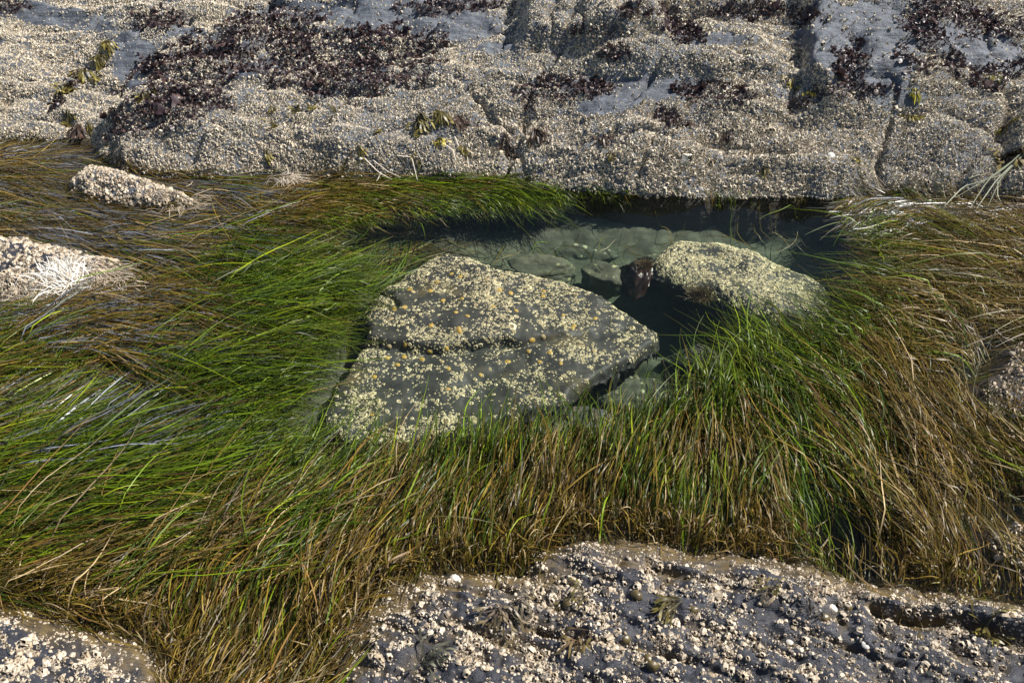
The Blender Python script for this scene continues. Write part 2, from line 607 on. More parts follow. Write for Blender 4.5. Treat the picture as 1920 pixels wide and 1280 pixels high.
RIGHT_B = [(1850, 1015), (1880, 1000), (1960, 985), (2150, 990), (2150, 1110), (1960, 1100), (1900, 1075), (1860, 1045)]


def foliate(X, Y, rot, along, across, z0):
    ca, sa = math.cos(rot), math.sin(rot)
    p, q = X * ca + Y * sa, -X * sa + Y * ca
    return fbm(p * along, q * across, z0, 4), (1 - np.abs(noise(p * along * 1.3, q * across * 1.4, z0 + 4)) * 2.2)


def near_fn(X, Y):
    d = sdf(X, Y, near_poly) + .012 * noise(X * 22, Y * 22, 3.0) + .02 * noise(X * 7, Y * 7, 1.0)
    z = np.where(d > 0, -.012 + .040 * (1 - np.exp(-d / .07)) + .05 * d, -.012 + d * 1.2)
    a, b = foliate(X, Y, -FOL, 3.0, 26, 1.5)
    on = sst(.0, .09, d)
    z = z + on * (.011 * a + .009 * b + .018 * fbm(X * 8, Y * 8, 6.0, 4) + .006 * fbm(X * 20, Y * 24, 9.0, 3) + .004 * fbm(X * 45, Y * 45, 1.0, 3))
    U, V = proj(X, Y, np.full_like(X, .03))
    # undercut hollows along the right edge
    lip = [(1632, 1120), (1690, 1140), (1740, 1142), (1800, 1146), (1860, 1166), (1960, 1186)]
    below = sst(-2, 14, V + 8 * noise(X * 18, Y * 18, 2.) - np.interp(U, [l[0] for l in lip], [l[1] for l in lip])) * sst(1610, 1650, U)
    z = z + .025 * sst(1560, 1660, U) * on * (1 - below) - .030 * below * np.exp(-((V - np.interp(U, [l[0] for l in lip], [l[1] for l in lip])) / 34.) ** 2)
    for pl, w, dp in (([(1010, 1180), (1090, 1205), (1180, 1215), (1300, 1240)], 9, .02), ([(820, 1090), (900, 1105), (960, 1120)], 6, .012),
                      ([(1260, 1160), (1380, 1190), (1500, 1235)], 8, .018), ([(930, 1088), (960, 1098)], 7, .02)):
        z = z - dp * np.exp(-(dist_line(U, V, pl) / w) ** 2)
    return np.maximum(z, -.25)


near = HF(-.75, 1.75, -.3, 1.25, .0042, near_fn)


def left_fn(X, Y):
    d = sdf(X, Y, left_poly) + .012 * noise(X * 22, Y * 22, 8.0) + .015 * noise(X * 7, Y * 7, 5.0)
    z = np.where(d > 0, -.012 + .045 * (1 - np.exp(-d / .05)) + .06 * d, -.012 + d * 1.2)
    a, b = foliate(X, Y, -R(22), 2.5, 22, 6.5)
    on = sst(.0, .07, d)
    z = z + on * (.014 * a + .008 * b + .010 * fbm(X * 8, Y * 8, 2.0, 4) + .003 * fbm(X * 45, Y * 45, 1.0, 3))
    return np.maximum(z, -.25)


leftl = HF(-1.9, -.55, .3, 1.1, .0042, left_fn)


def isle_fn(poly, h, s, seed, edge=.05):
    def f(X, Y):
        d = sdf(X, Y, poly) + .012 * noise(X * 20, Y * 20, seed) + .012 * noise(X * 8, Y * 8, seed + 2)
        z = np.where(d > 0, h * (1 - np.exp(-d / edge)) + s * d, d * 1.0)
        return np.maximum(z + sst(-.02, .05, d) * (.012 * fbm(X * 9, Y * 12, seed, 4) + .004 * fbm(X * 40, Y * 40, seed, 3)), -.25)
    return f


def isle(poly_px, h, s, seed, edge=.05, step=.006):
    pw = polyw(poly_px)
    lo, hi = pw.min(0) - .12, pw.max(0) + .12
    return HF(lo[0], hi[0], lo[1], hi[1], step, isle_fn(pw, h, s, seed, edge))


isleA = isle(ISLE_A, .055, .25, 3.0, .04)
isleB = isle(ISLE_B, .045, .10, 6.0)
rightA = isle(RIGHT_A, .030, .05, 9.0)
rightB = isle(RIGHT_B, .035, .05, 12.0)


def waterstain(h, lo=.006, hi=.036):
    return np.clip(sst(hi, lo, h.Z + .01 * fbm(h.X * 14, h.Y * 14, 4.4, 3)) * .9, 0, 1)


link('rock_ledge', near.mesh('rock_ledge', -.15, {'stain': waterstain(near)}), M_near,
     label='dark slate ledge studded with large cream barnacles along the bottom edge', cat='rock')
link('rock_ledge', leftl.mesh('left_ledge', -.15, {'stain': waterstain(leftl)}), M_near,
     label='dark slate ledge in the bottom left corner with clustered barnacles', cat='rock')
link('rock_hump', isleA.mesh('rock_hump', -.15, {'stain': waterstain(isleA) * .5}), M_far,
     label='small pale humped rock poking through brown seagrass below the outcrop', cat='rock')
link('rock_hump', isleB.mesh('bleached_rock', -.15, {'stain': waterstain(isleB) * .5}), M_near,
     label='flat rock at the left edge draped with bleached white grass', cat='rock')
link('rock_hump', rightA.mesh('right_rock', -.15, {'stain': waterstain(rightA) * .5}), M_near,
     label='half covered dark rock at the right edge among brown seagrass', cat='rock')
link('rock_hump', rightB.mesh('corner_rock', -.15, {'stain': waterstain(rightB) * .5}), M_near,
     label='low barnacled rock in dark water just above the ledge at right', cat='rock')

# ------------------------------------------------------------------ sea bed and pool
POOL = [(700, 400), (830, 402), (1000, 385), (1060, 366), (1580, 372), (1640, 420), (1650, 480), (1690, 555), (1600, 640), (1460, 655), (1360, 720),
        (1260, 790), (1100, 832), (980, 838), (880, 860), (720, 888), (556, 888), (470, 792), (590, 650), (625, 560), (640, 500), (600, 445)]
pool_w = polyw(POOL)
GAP = polyw([(1490, 1000), (1560, 985), (1650, 1005), (1730, 1085), (1640, 1090), (1560, 1060)])
GAP2 = polyw([(1835, 1000), (1900, 970), (2000, 960), (2000, 1130), (1890, 1112), (1800, 1085)])


def bed_fn(X, Y):
    d = sdf(X, Y, pool_w) + .03 * noise(X * 5, Y * 5, 2.0)
    r = np.hypot(X, Y - 2)
    z = -.085 - .095 * sst(-.10, .20, d) + .015 * fbm(X * 3, Y * 3, 1.0, 4) + .010 * fbm(X * 12, Y * 12, 3.0, 4)
    U, V = proj(X, Y, z)
    deep = np.exp(-(((U - 1350) / 260) ** 2 + ((V - 580) / 60) ** 2))
    z = z - .22 * deep * sst(0, .1, d)
    z = z - .15 * np.exp(-(((U - 1150) / 110) ** 2 + ((V - 735) / 45) ** 2)) * sst(0, .08, d) - .05 * np.exp(-(((U - 1500) / 130) ** 2 + ((V - 440) / 40) ** 2)) * sst(0, .08, d)
    g = dist_line(X, Y, GAP, True)
    z = z - .10 * sst(.06, -.03, np.where(inside(X, Y, GAP), -g, g))
    return z


bed = HF(-3.4, 3.4, .2, 3.4, .014, bed_fn)
bstain = 3 * sst(-.02, -.10, sdf(bed.X, bed.Y, pool_w))
link('sea_bed', bed.mesh('sea_bed', -9, {'stain': bstain}), M_bed, kind='structure')
# the shore beyond, out to the horizon
ring = [(0, 0)]
gx = np.concatenate([-np.geomspace(3, 400, 22)[::-1], np.linspace(-2.7, 2.7, 10), np.geomspace(3, 400, 22)])
GX, GY = np.meshgrid(gx, gx + 2.0)
GR = np.hypot(GX, GY - 2)
GZ = -.72 + .3 * sst(5, 12, GR) + .25 * fbm(GX * .3, GY * .3, 2., 3) * sst(5, 15, GR)
nx = len(gx)
ii = (np.arange(nx - 1)[:, None] * nx + np.arange(nx - 1)[None]).ravel()
link('ground', mesh_np('ground', np.stack([GX.ravel(), GY.ravel(), GZ.ravel()], 1), np.stack([ii, ii + 1, ii + 1 + nx, ii + nx], 1)), M_bed, kind='structure')

# water: a closed body, clear with a green cast
m, nt, p = newmat('pool_water')
nt.nodes.remove(p)
tb = nd(nt, 'ShaderNodeBsdfTransparent')
gl = nd(nt, 'ShaderNodeBsdfGlossy')
gl.inputs['Roughness'].default_value = .015
fr = nd(nt, 'ShaderNodeFresnel')
fr.inputs['IOR'].default_value = 1.22
g, v = coords(nt)
wb = nd(nt, 'ShaderNodeBump')
wb.inputs['Strength'].default_value = .12
wb.inputs['Distance'].default_value = .01
nt.links.new(ntex(nt, v, 14, 3, .5), wb.inputs['Height'])
nt.links.new(wb.outputs[0], gl.inputs['Normal'])
nt.links.new(wb.outputs[0], fr.inputs['Normal'])
ms = nd(nt, 'ShaderNodeMixShader')
nt.links.new(fr.outputs[0], ms.inputs[0])
nt.links.new(tb.outputs[0], ms.inputs[1])
nt.links.new(gl.outputs[0], ms.inputs[2])
nt.links.new(ms.outputs[0], nt.nodes['Material Output'].inputs['Surface'])
va = nd(nt, 'ShaderNodeVolumeAbsorption')
va.inputs['Color'].default_value = (.52, .80, .60, 1)
va.inputs['Density'].default_value = 1.7
vs_ = nd(nt, 'ShaderNodeVolumeScatter')
vs_.inputs['Color'].default_value = (.55, .80, .72, 1)
vs_.inputs['Density'].default_value = .05
ad = nd(nt, 'ShaderNodeAddShader')
nt.links.new(va.outputs[0], ad.inputs[0])
nt.links.new(vs_.outputs[0], ad.inputs[1])
nt.links.new(ad.outputs[0], nt.nodes['Material Output'].inputs['Volume'])
M_water = m
X0, X1, Y0, Y1, Zb = -3.5, 3.5, .1, 3.5, -1.0
wv = np.array([(X0, Y0, 0), (X1, Y0, 0), (X1, Y1, 0), (X0, Y1, 0), (X0, Y0, Zb), (X1, Y0, Zb), (X1, Y1, Zb), (X0, Y1, Zb)])
wf = np.array([(0, 1, 2, 3), (7, 6, 5, 4), (0, 4, 5, 1), (1, 5, 6, 2), (2, 6, 7, 3), (3, 7, 4, 0)])
link('water', mesh_np('water', wv, wf, False), M_water, kind='structure')

# ------------------------------------------------------------------ boulders and stones in the pool
BIG = [(845, 476), (885, 482), (930, 503), (1000, 513), (1080, 530), (1150, 560), (1200, 590), (1238, 622), (1236, 645), (1190, 676), (1130, 706), (1085, 735),
       (1060, 756), (960, 778), (880, 802), (800, 818), (720, 832), (650, 824), (606, 802), (600, 772), (620, 730), (650, 690), (672, 655), (684, 636), (674, 602),
       (680, 575), (720, 538), (780, 498), (812, 482)]
BIGc = [(660, 640), (740, 646), (830, 655), (900, 645), (1000, 640), (1100, 622), (1180, 640)]
SEC = [(1228, 492), (1258, 466), (1300, 459), (1360, 467), (1420, 484), (1470, 500), (1530, 518), (1566, 545), (1566, 580), (1515, 606), (1450, 606), (1400, 592),
       (1330, 567), (1260, 542), (1224, 526), (1214, 506)]


def big_fn(X, Y):
    d = sdf(X, Y, big_w) + .009 * noise(X * 16, Y * 16, 2.2) + .005 * noise(X * 45, Y * 45, 1.2)
    U, V = proj(X, Y, -.05)
    rr = .022 + .075 * sst(660, 500, V)             # rounded behind, sharp edged in front
    q = np.clip(d / rr, 0, 1)
    z = -.030 - .075 * (1 - np.sqrt(np.clip(1 - (1 - q) ** 2, 0, 1))) - .00006 * np.clip(V - 560, 0, 400) - .00012 * np.clip(U - 1000, 0, 400)
    cv = np.interp(U + 5 * noise(X * 20, Y * 20, 1.), [c[0] for c in BIGc], [c[1] for c in BIGc])
    below = sst(-3, 5, V - cv + 6 * noise(X * 14, Y * 14, 4.)) * sst(1150, 950, U)
    z = z - .025 * below - .014 * np.exp(-((V - cv - 3) / 5) ** 2) * sst(1120, 980, U)
    z = z - .02 * np.exp(-(dist_line(U, V, [(705, 556), (735, 565), (748, 582)]) / 4) ** 2)
    z = z + .013 * fbm(X * 4, Y * 4, 3., 4) + .006 * (1 - 2 * np.abs(noise(X * 5 + Y * 3, Y * 9 - X * 2, 6.))) + .0025 * fbm(X * 24, Y * 24, 5., 3)
    return np.where(d > 0, z, np.maximum(z - .02 - 5.0 * (-d), -.75))


big_w = polyw(BIG, -.06)
big = HF(big_w[:, 0].min() - .15, big_w[:, 0].max() + .15, big_w[:, 1].min() - .15, big_w[:, 1].max() + .15, .005, big_fn)
sec_w = polyw(SEC, -.10)


def sec_fn(X, Y):
    d = sdf(X, Y, sec_w) + .008 * noise(X * 16, Y * 16, 5.2)
    U, V = proj(X, Y, -.08)
    q = np.clip(d / .075, 0, 1)
    z = -.050 - .055 * (1 - np.sqrt(np.clip(1 - (1 - q) ** 2, 0, 1))) - .00030 * np.clip(U - 1400, 0, 400)
    z = z + .014 * fbm(X * 5, Y * 5, 7., 4) + .003 * fbm(X * 24, Y * 24, 1., 3)
    return np.where(d > 0, z, np.maximum(z - .01 - 4.0 * (-d), -.75))


sec = HF(sec_w[:, 0].min() - .15, sec_w[:, 0].max() + .15, sec_w[:, 1].min() - .15, sec_w[:, 1].max() + .15, .005, sec_fn)


def undercut(hf, name, poly, mat, thick, run, stain, wob, **kw):
    """closed stone: the height field on top, a hollowed underside below its outline"""
    d = sdf(hf.X, hf.Y, poly) + wob(hf.X, hf.Y)
    gy, gx = np.gradient(d, hf.st)
    gl_ = np.hypot(gx, gy) + 1e-6
    mv = np.where(d < 0, -d, 0)
    X, Y = hf.X + gx / gl_ * mv, hf.Y + gy / gl_ * mv
    zt_ = np.where(d < 0, hf.z(np.clip(X + gx / gl_ * .004, hf.x0, hf.X[0, -1]), np.clip(Y + gy / gl_ * .004, hf.y0, hf.Y[-1, 0])), hf.Z)
    zt_ = np.where(zt_ < -.3, -.13, zt_)
    zb_ = zt_ - .035 * sst(0, .012, np.maximum(d, 0)) - thick * sst(0, run, d) + .012 * noise(X * 12, Y * 12, 8.)
    zb_ = np.where(d <= 0, zt_, zb_)
    keep = d > -hf.st * 1.6
    q = keep[:-1, :-1] & keep[1:, :-1] & keep[:-1, 1:] & keep[1:, 1:]
    b, a = np.nonzero(q)
    i0 = b * hf.nx + a
    n_ = hf.nx * hf.ny
    f1 = np.stack([i0, i0 + 1, i0 + 1 + hf.nx, i0 + hf.nx], 1)
    f2 = f1[:, ::-1] + n_
    V_ = np.concatenate([np.stack([X.ravel(), Y.ravel(), zt_.ravel()], 1), np.stack([X.ravel(), Y.ravel(), zb_.ravel()], 1)])
    Fq = np.concatenate([f1, f2])
    used = np.zeros(len(V_), bool)
    used[Fq.ravel()] = True
    mp = np.cumsum(used) - 1
    st_ = np.concatenate([stain.ravel(), stain.ravel()])[used]
    return link(name, mesh_np(name, V_[used], mp[Fq], True, {'stain': st_}), mat, **kw)


bigst = sst(.25, .7, fbm(big.X * 5, big.Y * 7, 3.7, 3))
undercut(big, 'boulder', big_w, M_boulder, .34, .20, bigst, lambda X, Y: .009 * noise(X * 16, Y * 16, 2.2) + .005 * noise(X * 45, Y * 45, 1.2),
         label='largest boulder, flat and kite shaped, lying under clear water in the pool', cat='boulder')
undercut(sec, 'boulder', sec_w, M_boulder, .36, .16, sst(.1, .6, fbm(sec.X * 6, sec.Y * 6, 1.7, 3)), lambda X, Y: .008 * noise(X * 16, Y * 16, 5.2),
         label='rounded speckled boulder in the pool beside red kelp, smaller than the kite shaped one', cat='boulder')


def stone_mesh(name, dims, seed, sharp=.30):
    n, k = 40, 56
    th = np.linspace(0, math.pi, n)[:, None]
    ph = np.linspace(0, 2 * math.pi, k, endpoint=False)[None]
    x, y, z = np.sin(th) * np.cos(ph), np.sin(th) * np.sin(ph), np.cos(th) + 0 * ph
    rr = np.random.default_rng(seed)
    rad = np.ones_like(x)
    for _ in range(9):                            # plane cuts make facets
        v = rr.normal(size=3)
        v /= np.linalg.norm(v)
        dd = x * v[0] + y * v[1] + z * v[2]
        h = rr.uniform(.45, .85)
        rad = np.minimum(rad, np.where(dd > .05, h / np.maximum(dd, .05), 9))
    rad = rad * (1 + sharp * .4 * fbm(x * 1.5 + seed, y * 1.5, z * 1.5, 4) + .05 * fbm(x * 6 + seed, y * 14, z * 14, 3))
    V = np.stack([(x * rad * dims[0]).ravel(), (y * rad * dims[1]).ravel(), (z * rad * dims[2]).ravel()], 1)
    i = (np.arange(n - 1)[:, None] * k + np.arange(k)[None]).ravel()
    j = (np.arange(n - 1)[:, None] * k + (np.arange(k)[None] + 1) % k).ravel()
    return mesh_np(name, V, np.stack([i, i + k, j + k, j], 1))


STONES = [(1122, 508, -.20, .105, .07, .07, -.5, 4, 'greenish stone with yellow flecks lying between the two pool boulders'),
          (1015, 496, -.22, .13, .07, .05, -.1, 9, 'flat pale streaked stone behind the kite shaped boulder'),
          (1080, 468, -.33, .20, .12, .07, -.3, 12, 'broad dim slab on the floor at the back of the pool'),
          (1225, 482, -.24, .10, .06, .05, .5, 15, 'smooth dull stone touching the far end of the speckled boulder'),
          (1300, 662, -.26, .10, .06, .05, -.2, 21, 'dark stone with white flecks right of the kite shaped boulder'),
          (1190, 722, -.32, .15, .10, .05, .2, 25, 'dull brown stone under the overhanging edge of the largest boulder'),
          (1095, 785, -.12, .085, .06, .05, .1, 28, 'small stone marked with white streaks among grass below the largest boulder'),
          (640, 556, -.13, .10, .06, .05, .0, 37, 'pale speckled slab at the left shoulder of the largest boulder'),
          (1385, 452, -.40, .12, .06, .05, .2, 41, 'dim stone on the pool floor behind the speckled boulder')]
M_streak = rock_mat('white_streaked_stone', (.10, .10, .09), (.20, .20, .19), (.04, .045, .04), R(20), (16, 60, 60), .6, (.3, .6), speck=((.75, .75, .72), 46))
for px, py, z, a, b, c, rz, sd, lab in STONES:
    z = z * .55
    x, y = at(px, py, z)
    o = link('pool_stone', stone_mesh('pool_stone', (a, b, c), sd), M_streak if sd in (28,) else M_pool_dark if sd in (21, 25, 12, 41) else M_pool, label=lab, cat='stone', group='loose stones in the tide pool')
    o.location = (x, y, z - c * .5)
    o.rotation_euler = (0, 0, rz)

# ------------------------------------------------------------------ barnacles
T_lo = [barnacle_template(6, rng) for _ in range(8)]
T_tiny = [barnacle_template(5, rng) for _ in range(8)]
T_mid = [barnacle_template(10, rng) for _ in range(8)]
T_fine = [barnacle_template(18, rng, True) for _ in range(10)]


def scatter(hf, n, dens_fn, box=None, cell=.0):
    x0, x1, y0, y1 = box or (hf.x0, hf.X[0, -1], hf.y0, hf.Y[-1, 0])
    x, y = rng.uniform(x0, x1, n), rng.uniform(y0, y1, n)
    nn = hf.n(x, y)
    p = dens_fn(x, y) / np.maximum(nn[:, 2], .33)
    k = rng.uniform(0, 1.6, n) < p
    x, y, nn = x[k], y[k], nn[k]
    z = hf.z(x, y)
    if cell:
        key = np.stack([x / cell, y / cell, z / cell], 1).astype(int)
        _, u = np.unique(key, axis=0, return_index=True)
        u = rng.permutation(u)
        x, y, z, nn = x[u], y[u], z[u], nn[u]
    return np.stack([x, y, z], 1), nn


def grid_fn(hf, G):
    def f(x, y):
        i, j = hf.idx(x, y)
        return G[np.round(j).astype(int), np.round(i).astype(int)]
    return f


def inframe(P, pad=60):
    u, v_ = proj(P[:, 0], P[:, 1], P[:, 2])
    return (u > -pad) & (u < 1920 + pad) & (v_ > -pad) & (v_ < 1280 + pad)


def crust(name, parts, mat, label):
    Vs, Fs, Hs, Ts, o = [], [], [], [], 0
    for V, Fa, H, T in parts:
        Vs.append(V); Fs.append(Fa + o); Hs.append(H); Ts.append(T)
        o += len(V)
    return link(name, mesh_np(name, np.concatenate(Vs), np.concatenate(Fs), False, {'hole': np.concatenate(Hs), 'tint': np.concatenate(Ts)}), mat,
                label=label, cat='barnacles', kind='stuff')


dfar = grid_fn(far, dens)
sizen = lambda P, s: fbm(P[:, 0] * s, P[:, 1] * s, 5.5, 2)


def far_dens(x, y):
    z = far.z(x, y)
    return dfar(x, y) * sst(-.012, .006, z)


parts = []
P, N = scatter(far, 420000, far_dens, (-2.7, 2.7, 2.4, 4.4), .0072)
k = inframe(P, 200)
P, N = P[k], N[k]
s = .0050 * np.exp(rng.normal(0, .30, len(P))) * (1 + .35 * np.clip(sizen(P, 3), -1, 1))
parts.append(stamp(T_tiny, P, N, s, s * rng.uniform(.5, 1.0, len(P)), np.clip(rng.normal(.55, .32, len(P)) + .25 * sst(.12, .3, P[:, 2]), 0, 1.25), tilt=.24))
P, N = scatter(far, 200000, lambda x, y: np.clip(far_dens(x, y) + .05, 0, 1) * sst(-.012, .006, far.z(x, y)), (-2.7, 2.7, 2.4, 4.4), .006)
k = inframe(P, 200)
P, N = P[k], N[k]
s = .0030 * np.exp(rng.normal(0, .3, len(P)))
parts.append(stamp(T_tiny, P, N, s, s * rng.uniform(.6, 1.1, len(P)), np.clip(rng.normal(.8, .3, len(P)), 0, 1.3), tilt=.25))
print('far barnacles', sum(len(q[0]) for q in parts))
crust('barnacle_crust', parts, M_barn, 'dense crust of small cream barnacles covering the outcrop behind the pool')

# near ledges: the largest ones each a thing, the others one crust
named = []


def ledge_barnacles(hf, tag_, seed, n, box, label):
    ck = lambda x, y: np.clip(-.12 + 1.4 * fbm(x * 9 + seed, y * 9, 1.0, 3) + 1.0 * fbm(x * 30, y * 30, seed, 2), 0.05, 1) * (.12 + .88 * sst(.006, .030, hf.z(x, y))) * sst(-.006, .004, hf.z(x, y))
    P, N = scatter(hf, n * 2, ck, box, .0066)
    k = inframe(P, 120)
    P, N = P[k], N[k]
    s = .0038 * np.exp(rng.normal(0, .36, len(P)))
    big_ = np.argsort(-s)
    parts = [stamp(T_mid, P, N, s, s * rng.uniform(.7, 1.25, len(P)), np.clip(rng.normal(.6, .34, len(P)), 0, 1.25), tilt=.42)]
    ck2 = lambda x, y: np.clip(.40 + .8 * fbm(x * 14 + seed, y * 14, 2.0, 3), 0.10, 1) * sst(-.03, -.005, hf.z(x, y))
    P2, N2 = scatter(hf, n * 2, ck2, box, .0044)
    k = inframe(P2, 120)
    P2, N2 = P2[k], N2[k]
    s2 = .0022 * np.exp(rng.normal(0, .4, len(P2)))
    parts.append(stamp(T_lo, P2, N2, s2, s2 * rng.uniform(.6, 1.1, len(P2)), np.clip(rng.normal(.7, .3, len(P2)), 0, 1.2), tilt=.2))
    crust('barnacle_crust', parts, M_barn_near, label)
    return ck


ck_near = ledge_barnacles(near, 'near', 3.0, 26000, (-.6, 1.45, .62, 1.2), 'scattered smaller cream barnacles all over the dark bottom ledge')
ck_left = ledge_barnacles(leftl, 'left', 8.0, 10000, (-1.5, -.55, .62, 1.08), 'scattered smaller cream barnacles on the bottom left corner ledge')

barn_meshes = []
for i, (V, Fa, H) in enumerate(T_fine):
    me = mesh_np('barnacle', V, Fa, False, {'hole': H, 'tint': np.full(len(V), .25 + .09 * i)})
    me.materials.append(M_barn_near)
    barn_meshes.append(me)


def big_barnacles(hf, ck, n, want, box, label, group):
    P, N = scatter(hf, n, lambda x, y: np.clip(ck(x, y) * 1.4 - .05, 0, 1) * sst(.0, .012, hf.z(x, y)), box, .017)
    k = inframe(P, -4)
    P, N = P[k], N[k]
    P, N = P[:want], N[:want]
    for q in range(len(P)):
        nn = Vector(N[q]) + Vector(rng.normal(size=3) * .3)
        o = bpy.data.objects.new('barnacle', barn_meshes[int(rng.integers(len(barn_meshes)))])
        C.objects.link(o)
        o.location = P[q]
        sc_ = .0066 * math.exp(rng.normal(0, .2))
        o.rotation_mode = 'QUATERNION'
        o.rotation_quaternion = nn.to_track_quat('Z', 'Y')
        o.scale = (sc_, sc_ * rng.uniform(.75, 1.2), sc_ * rng.uniform(.7, 1.35))
        o['label'], o['category'], o['group'] = label, 'barnacle', group


big_barnacles(near, ck_near, 30000, 225, (-.6, 1.4, .65, 1.2), 'one of the large cream barnacles standing on the dark bottom ledge', 'large barnacles on the bottom ledge')
big_barnacles(leftl, ck_left, 14000, 70, (-1.4, -.55, .65, 1.08), 'one of the large cream barnacles on the bottom left corner ledge', 'large barnacles on the corner ledge')

for hf, lab, n, sz in ((isleA, 'cream barnacles crusting the small humped rock below the outcrop', 26000, .0046),
                       (isleB, 'cream barnacles crusting the flat rock at the left edge', 24000, .0050),
                       (rightA, 'cream barnacles on the half covered rock at the right edge', 16000, .0048),
                       (rightB, 'cream barnacles on the low rock in the right water gap', 9000, .0050)):
    P, N = scatter(hf, n, lambda x, y: np.clip(.65 + .9 * fbm(x * 12, y * 12, 2.0, 3), .05, 1) * sst(-.004, .008, hf.z(x, y)), None, .0072)
    k = inframe(P, 200)
    P, N = P[k], N[k]
    s = sz * np.exp(rng.normal(0, .35, len(P)))
    crust('barnacle_crust', [stamp(T_mid, P, N, s, s * rng.uniform(.7, 1.4, len(P)), np.clip(rng.normal(.6, .3, len(P)), 0, 1.2), tilt=.3)], M_barn_near, lab)

# flat little barnacles on the boulders
for hf, lab, n, sz, thr in ((big, 'yellowish barnacles dotting the kite shaped boulder under water', 110000, .0023, .34),
                            (sec, 'yellowish barnacles dotting the rounded speckled boulder under water', 70000, .0024, .50)):
    def dn(x, y):
        U, V = proj(x, y, -.05)
        return np.clip(thr - .05 + 1.3 * fbm(x * 8, y * 11, 2.0, 4) + .7 * fbm(x * 50, y * 60, 4.0, 2) + .25 * sst(640, 500, V) - .12 * sst(640, 680, V), .04, 1) * sst(-.26, -.14, hf.z(x, y)) * (sdf(x, y, big_w if hf is big else sec_w) > .007)
    P, N = scatter(hf, n, dn, None, .0040)
    s = sz * np.exp(rng.normal(0, .5, len(P)))
    crust('barnacle_crust', [stamp(T_lo, P, N, s, s * rng.uniform(.2, .45, len(P)), np.clip(rng.normal(.6, .3, len(P)), 0, 1.2), tilt=.12)], M_barn_wet, lab)

# ------------------------------------------------------------------ seagrass
FLOW = [  # x, y, dir x, dir y, length px, green, lift
    (40, 300, 1, .06, 190, .22, .1), (200, 285, 1, .05, 170, .2, .1), (-100, 300, 1, .1, 180, .15, .3), (60, 400, 1, .05, 190, .10, -.1), (300, 430, 1, .12, 220, .25, -.1),
    (450, 370, 1, .05, 220, .10, .2), (600, 350, 1, .05, 220, .2, .5), (700, 375, 1, .0, 240, .5, .3), (850, 360, 1, -.03, 200, .6, .35), (960, 370, .8, .35, 120, .75, .5),
    (500, 450, 1, .15, 240, .55, .6), (600, 430, 1, .10, 240, .6, .35), (700, 430, 1, .25, 200, .55, .2), (350, 500, 1, .2, 220, .65, .6), (450, 520, 1, .12, 220, .9, .9),
    (280, 560, 1, .08, 200, .05, .7), (100, 620, 1, .0, 190, .03, .6), (200, 650, 1, -.1, 190, .15, .7), (400, 600, 1, -.2, 240, .92, 1), (550, 590, 1, -.35, 230, .95, 1.1),
    (50, 690, .9, -.3, 190, .5, .7), (250, 720, .9, -.45, 250, .92, 1), (450, 700, .9, -.4, 280, 1.0, 1.1), (570, 690, .9, -.25, 230, .97, .8),
    (30, 780, 1, -.35, 230, .55, .0), (250, 830, 1, -.25, 250, .45, -.7), (150, 800, 1, -.28, 250, .4, -.7), (100, 890, 1, -.2, 330, .92, .6), (300, 890, 1, -.3, 330, .92, .6),
    (500, 800, .9, -.42, 290, .97, 1), (620, 860, .8, -.6, 220, .9, .9), (50, 970, 1, -.12, 300, .50, .7), (200, 990, 1, -.3, 300, .48, .8), (400, 960, .9, -.5, 290, .68, .9),
    (550, 930, .7, -.8, 240, .6, .9), (50, 1060, 1, -.25, 260, .2, .7), (250, 1090, .9, -.55, 250, .22, .8), (400, 1090, .8, -.7, 220, .35, .8), (500, 1060, .5, -1, 200, .55, .9),
    (450, 1220, .4, -1, 160, .25, .8), (350, 1220, .5, -1, 160, .15, .7), (560, 1220, .5, -1, 170, .15, .8), (600, 1120, .5, -1, 180, .15, .8), (650, 1010, .45, -1, 190, .3, .9),
    (700, 910, .4, -1, 200, .45, 1), (800, 885, .3, -1, 150, .60, 1), (900, 862, .25, -1, 160, .85, 1.1), (900, 980, .25, -1, 160, .22, 1), (1000, 960, .1, -1, 150, .30, 1),
    (1000, 850, .15, -1, 170, .80, 1.1), (1100, 900, .02, -1, 150, .42, 1.1), (1200, 920, -.05, -1, 150, .36, 1.1), (1200, 820, .1, -1, 160, .62, 1.1), (1300, 810, .1, -1, 190, .62, 1.2),
    (1300, 960, -.1, -1, 150, .32, 1.1), (1400, 900, -.3, -1, 180, .42, 1.1), (1400, 1010, -.1, -1, 140, .06, 1), (1400, 730, -.5, -1, 210, .95, 1.1), (1360, 690, -.55, -.7, 190, .9, .9),
    (1500, 760, -.8, -.8, 250, .6, 1.1), (1500, 900, -.5, -1, 210, .5, 1), (1550, 960, -.6, -1, 210, .6, .8), (1620, 1010, -.6, -1, 210, .65, .5), (1650, 900, -.7, -1, 230, .4, 1),
    (1750, 960, -.5, -1, 220, .1, 1), (1750, 1060, -.6, -.9, 200, .06, .8), (1600, 750, -.9, -.8, 270, .38, 1.1), (1600, 650, -1, -.6, 240, .75, 1), (1700, 700, -.9, -.6, 240, .28, 1),
    (1800, 600, -1, -.5, 220, .16, 1), (1800, 800, -.7, -.7, 230, .10, .9), (1870, 950, -.7, -.8, 220, .15, .7), (1700, 570, -1, -.4, 240, .5, .9), (1850, 520, -1, -.3, 230, .35, .6),
    (1760, 480, -1, -.05, 290, .65, .6), (1660, 450, -1, -.1, 280, .6, .5), (1800, 420, -1, .05, 240, .25, .0), (1700, 395, -1, .2, 200, .4, .4), (1910, 400, -1, .0, 220, .10, .0),
    (1620, 400, -.9, .3, 150, .4, .2), (1560, 560, -1, -.4, 220, .6, .6), (1480, 640, -1, -.6, 220, .8, .9), (2050, 600, -1, -.4, 220, .1, 1), (2050, 900, -.8, -.7, 220, .12, .8)]
FL = np.array(FLOW)


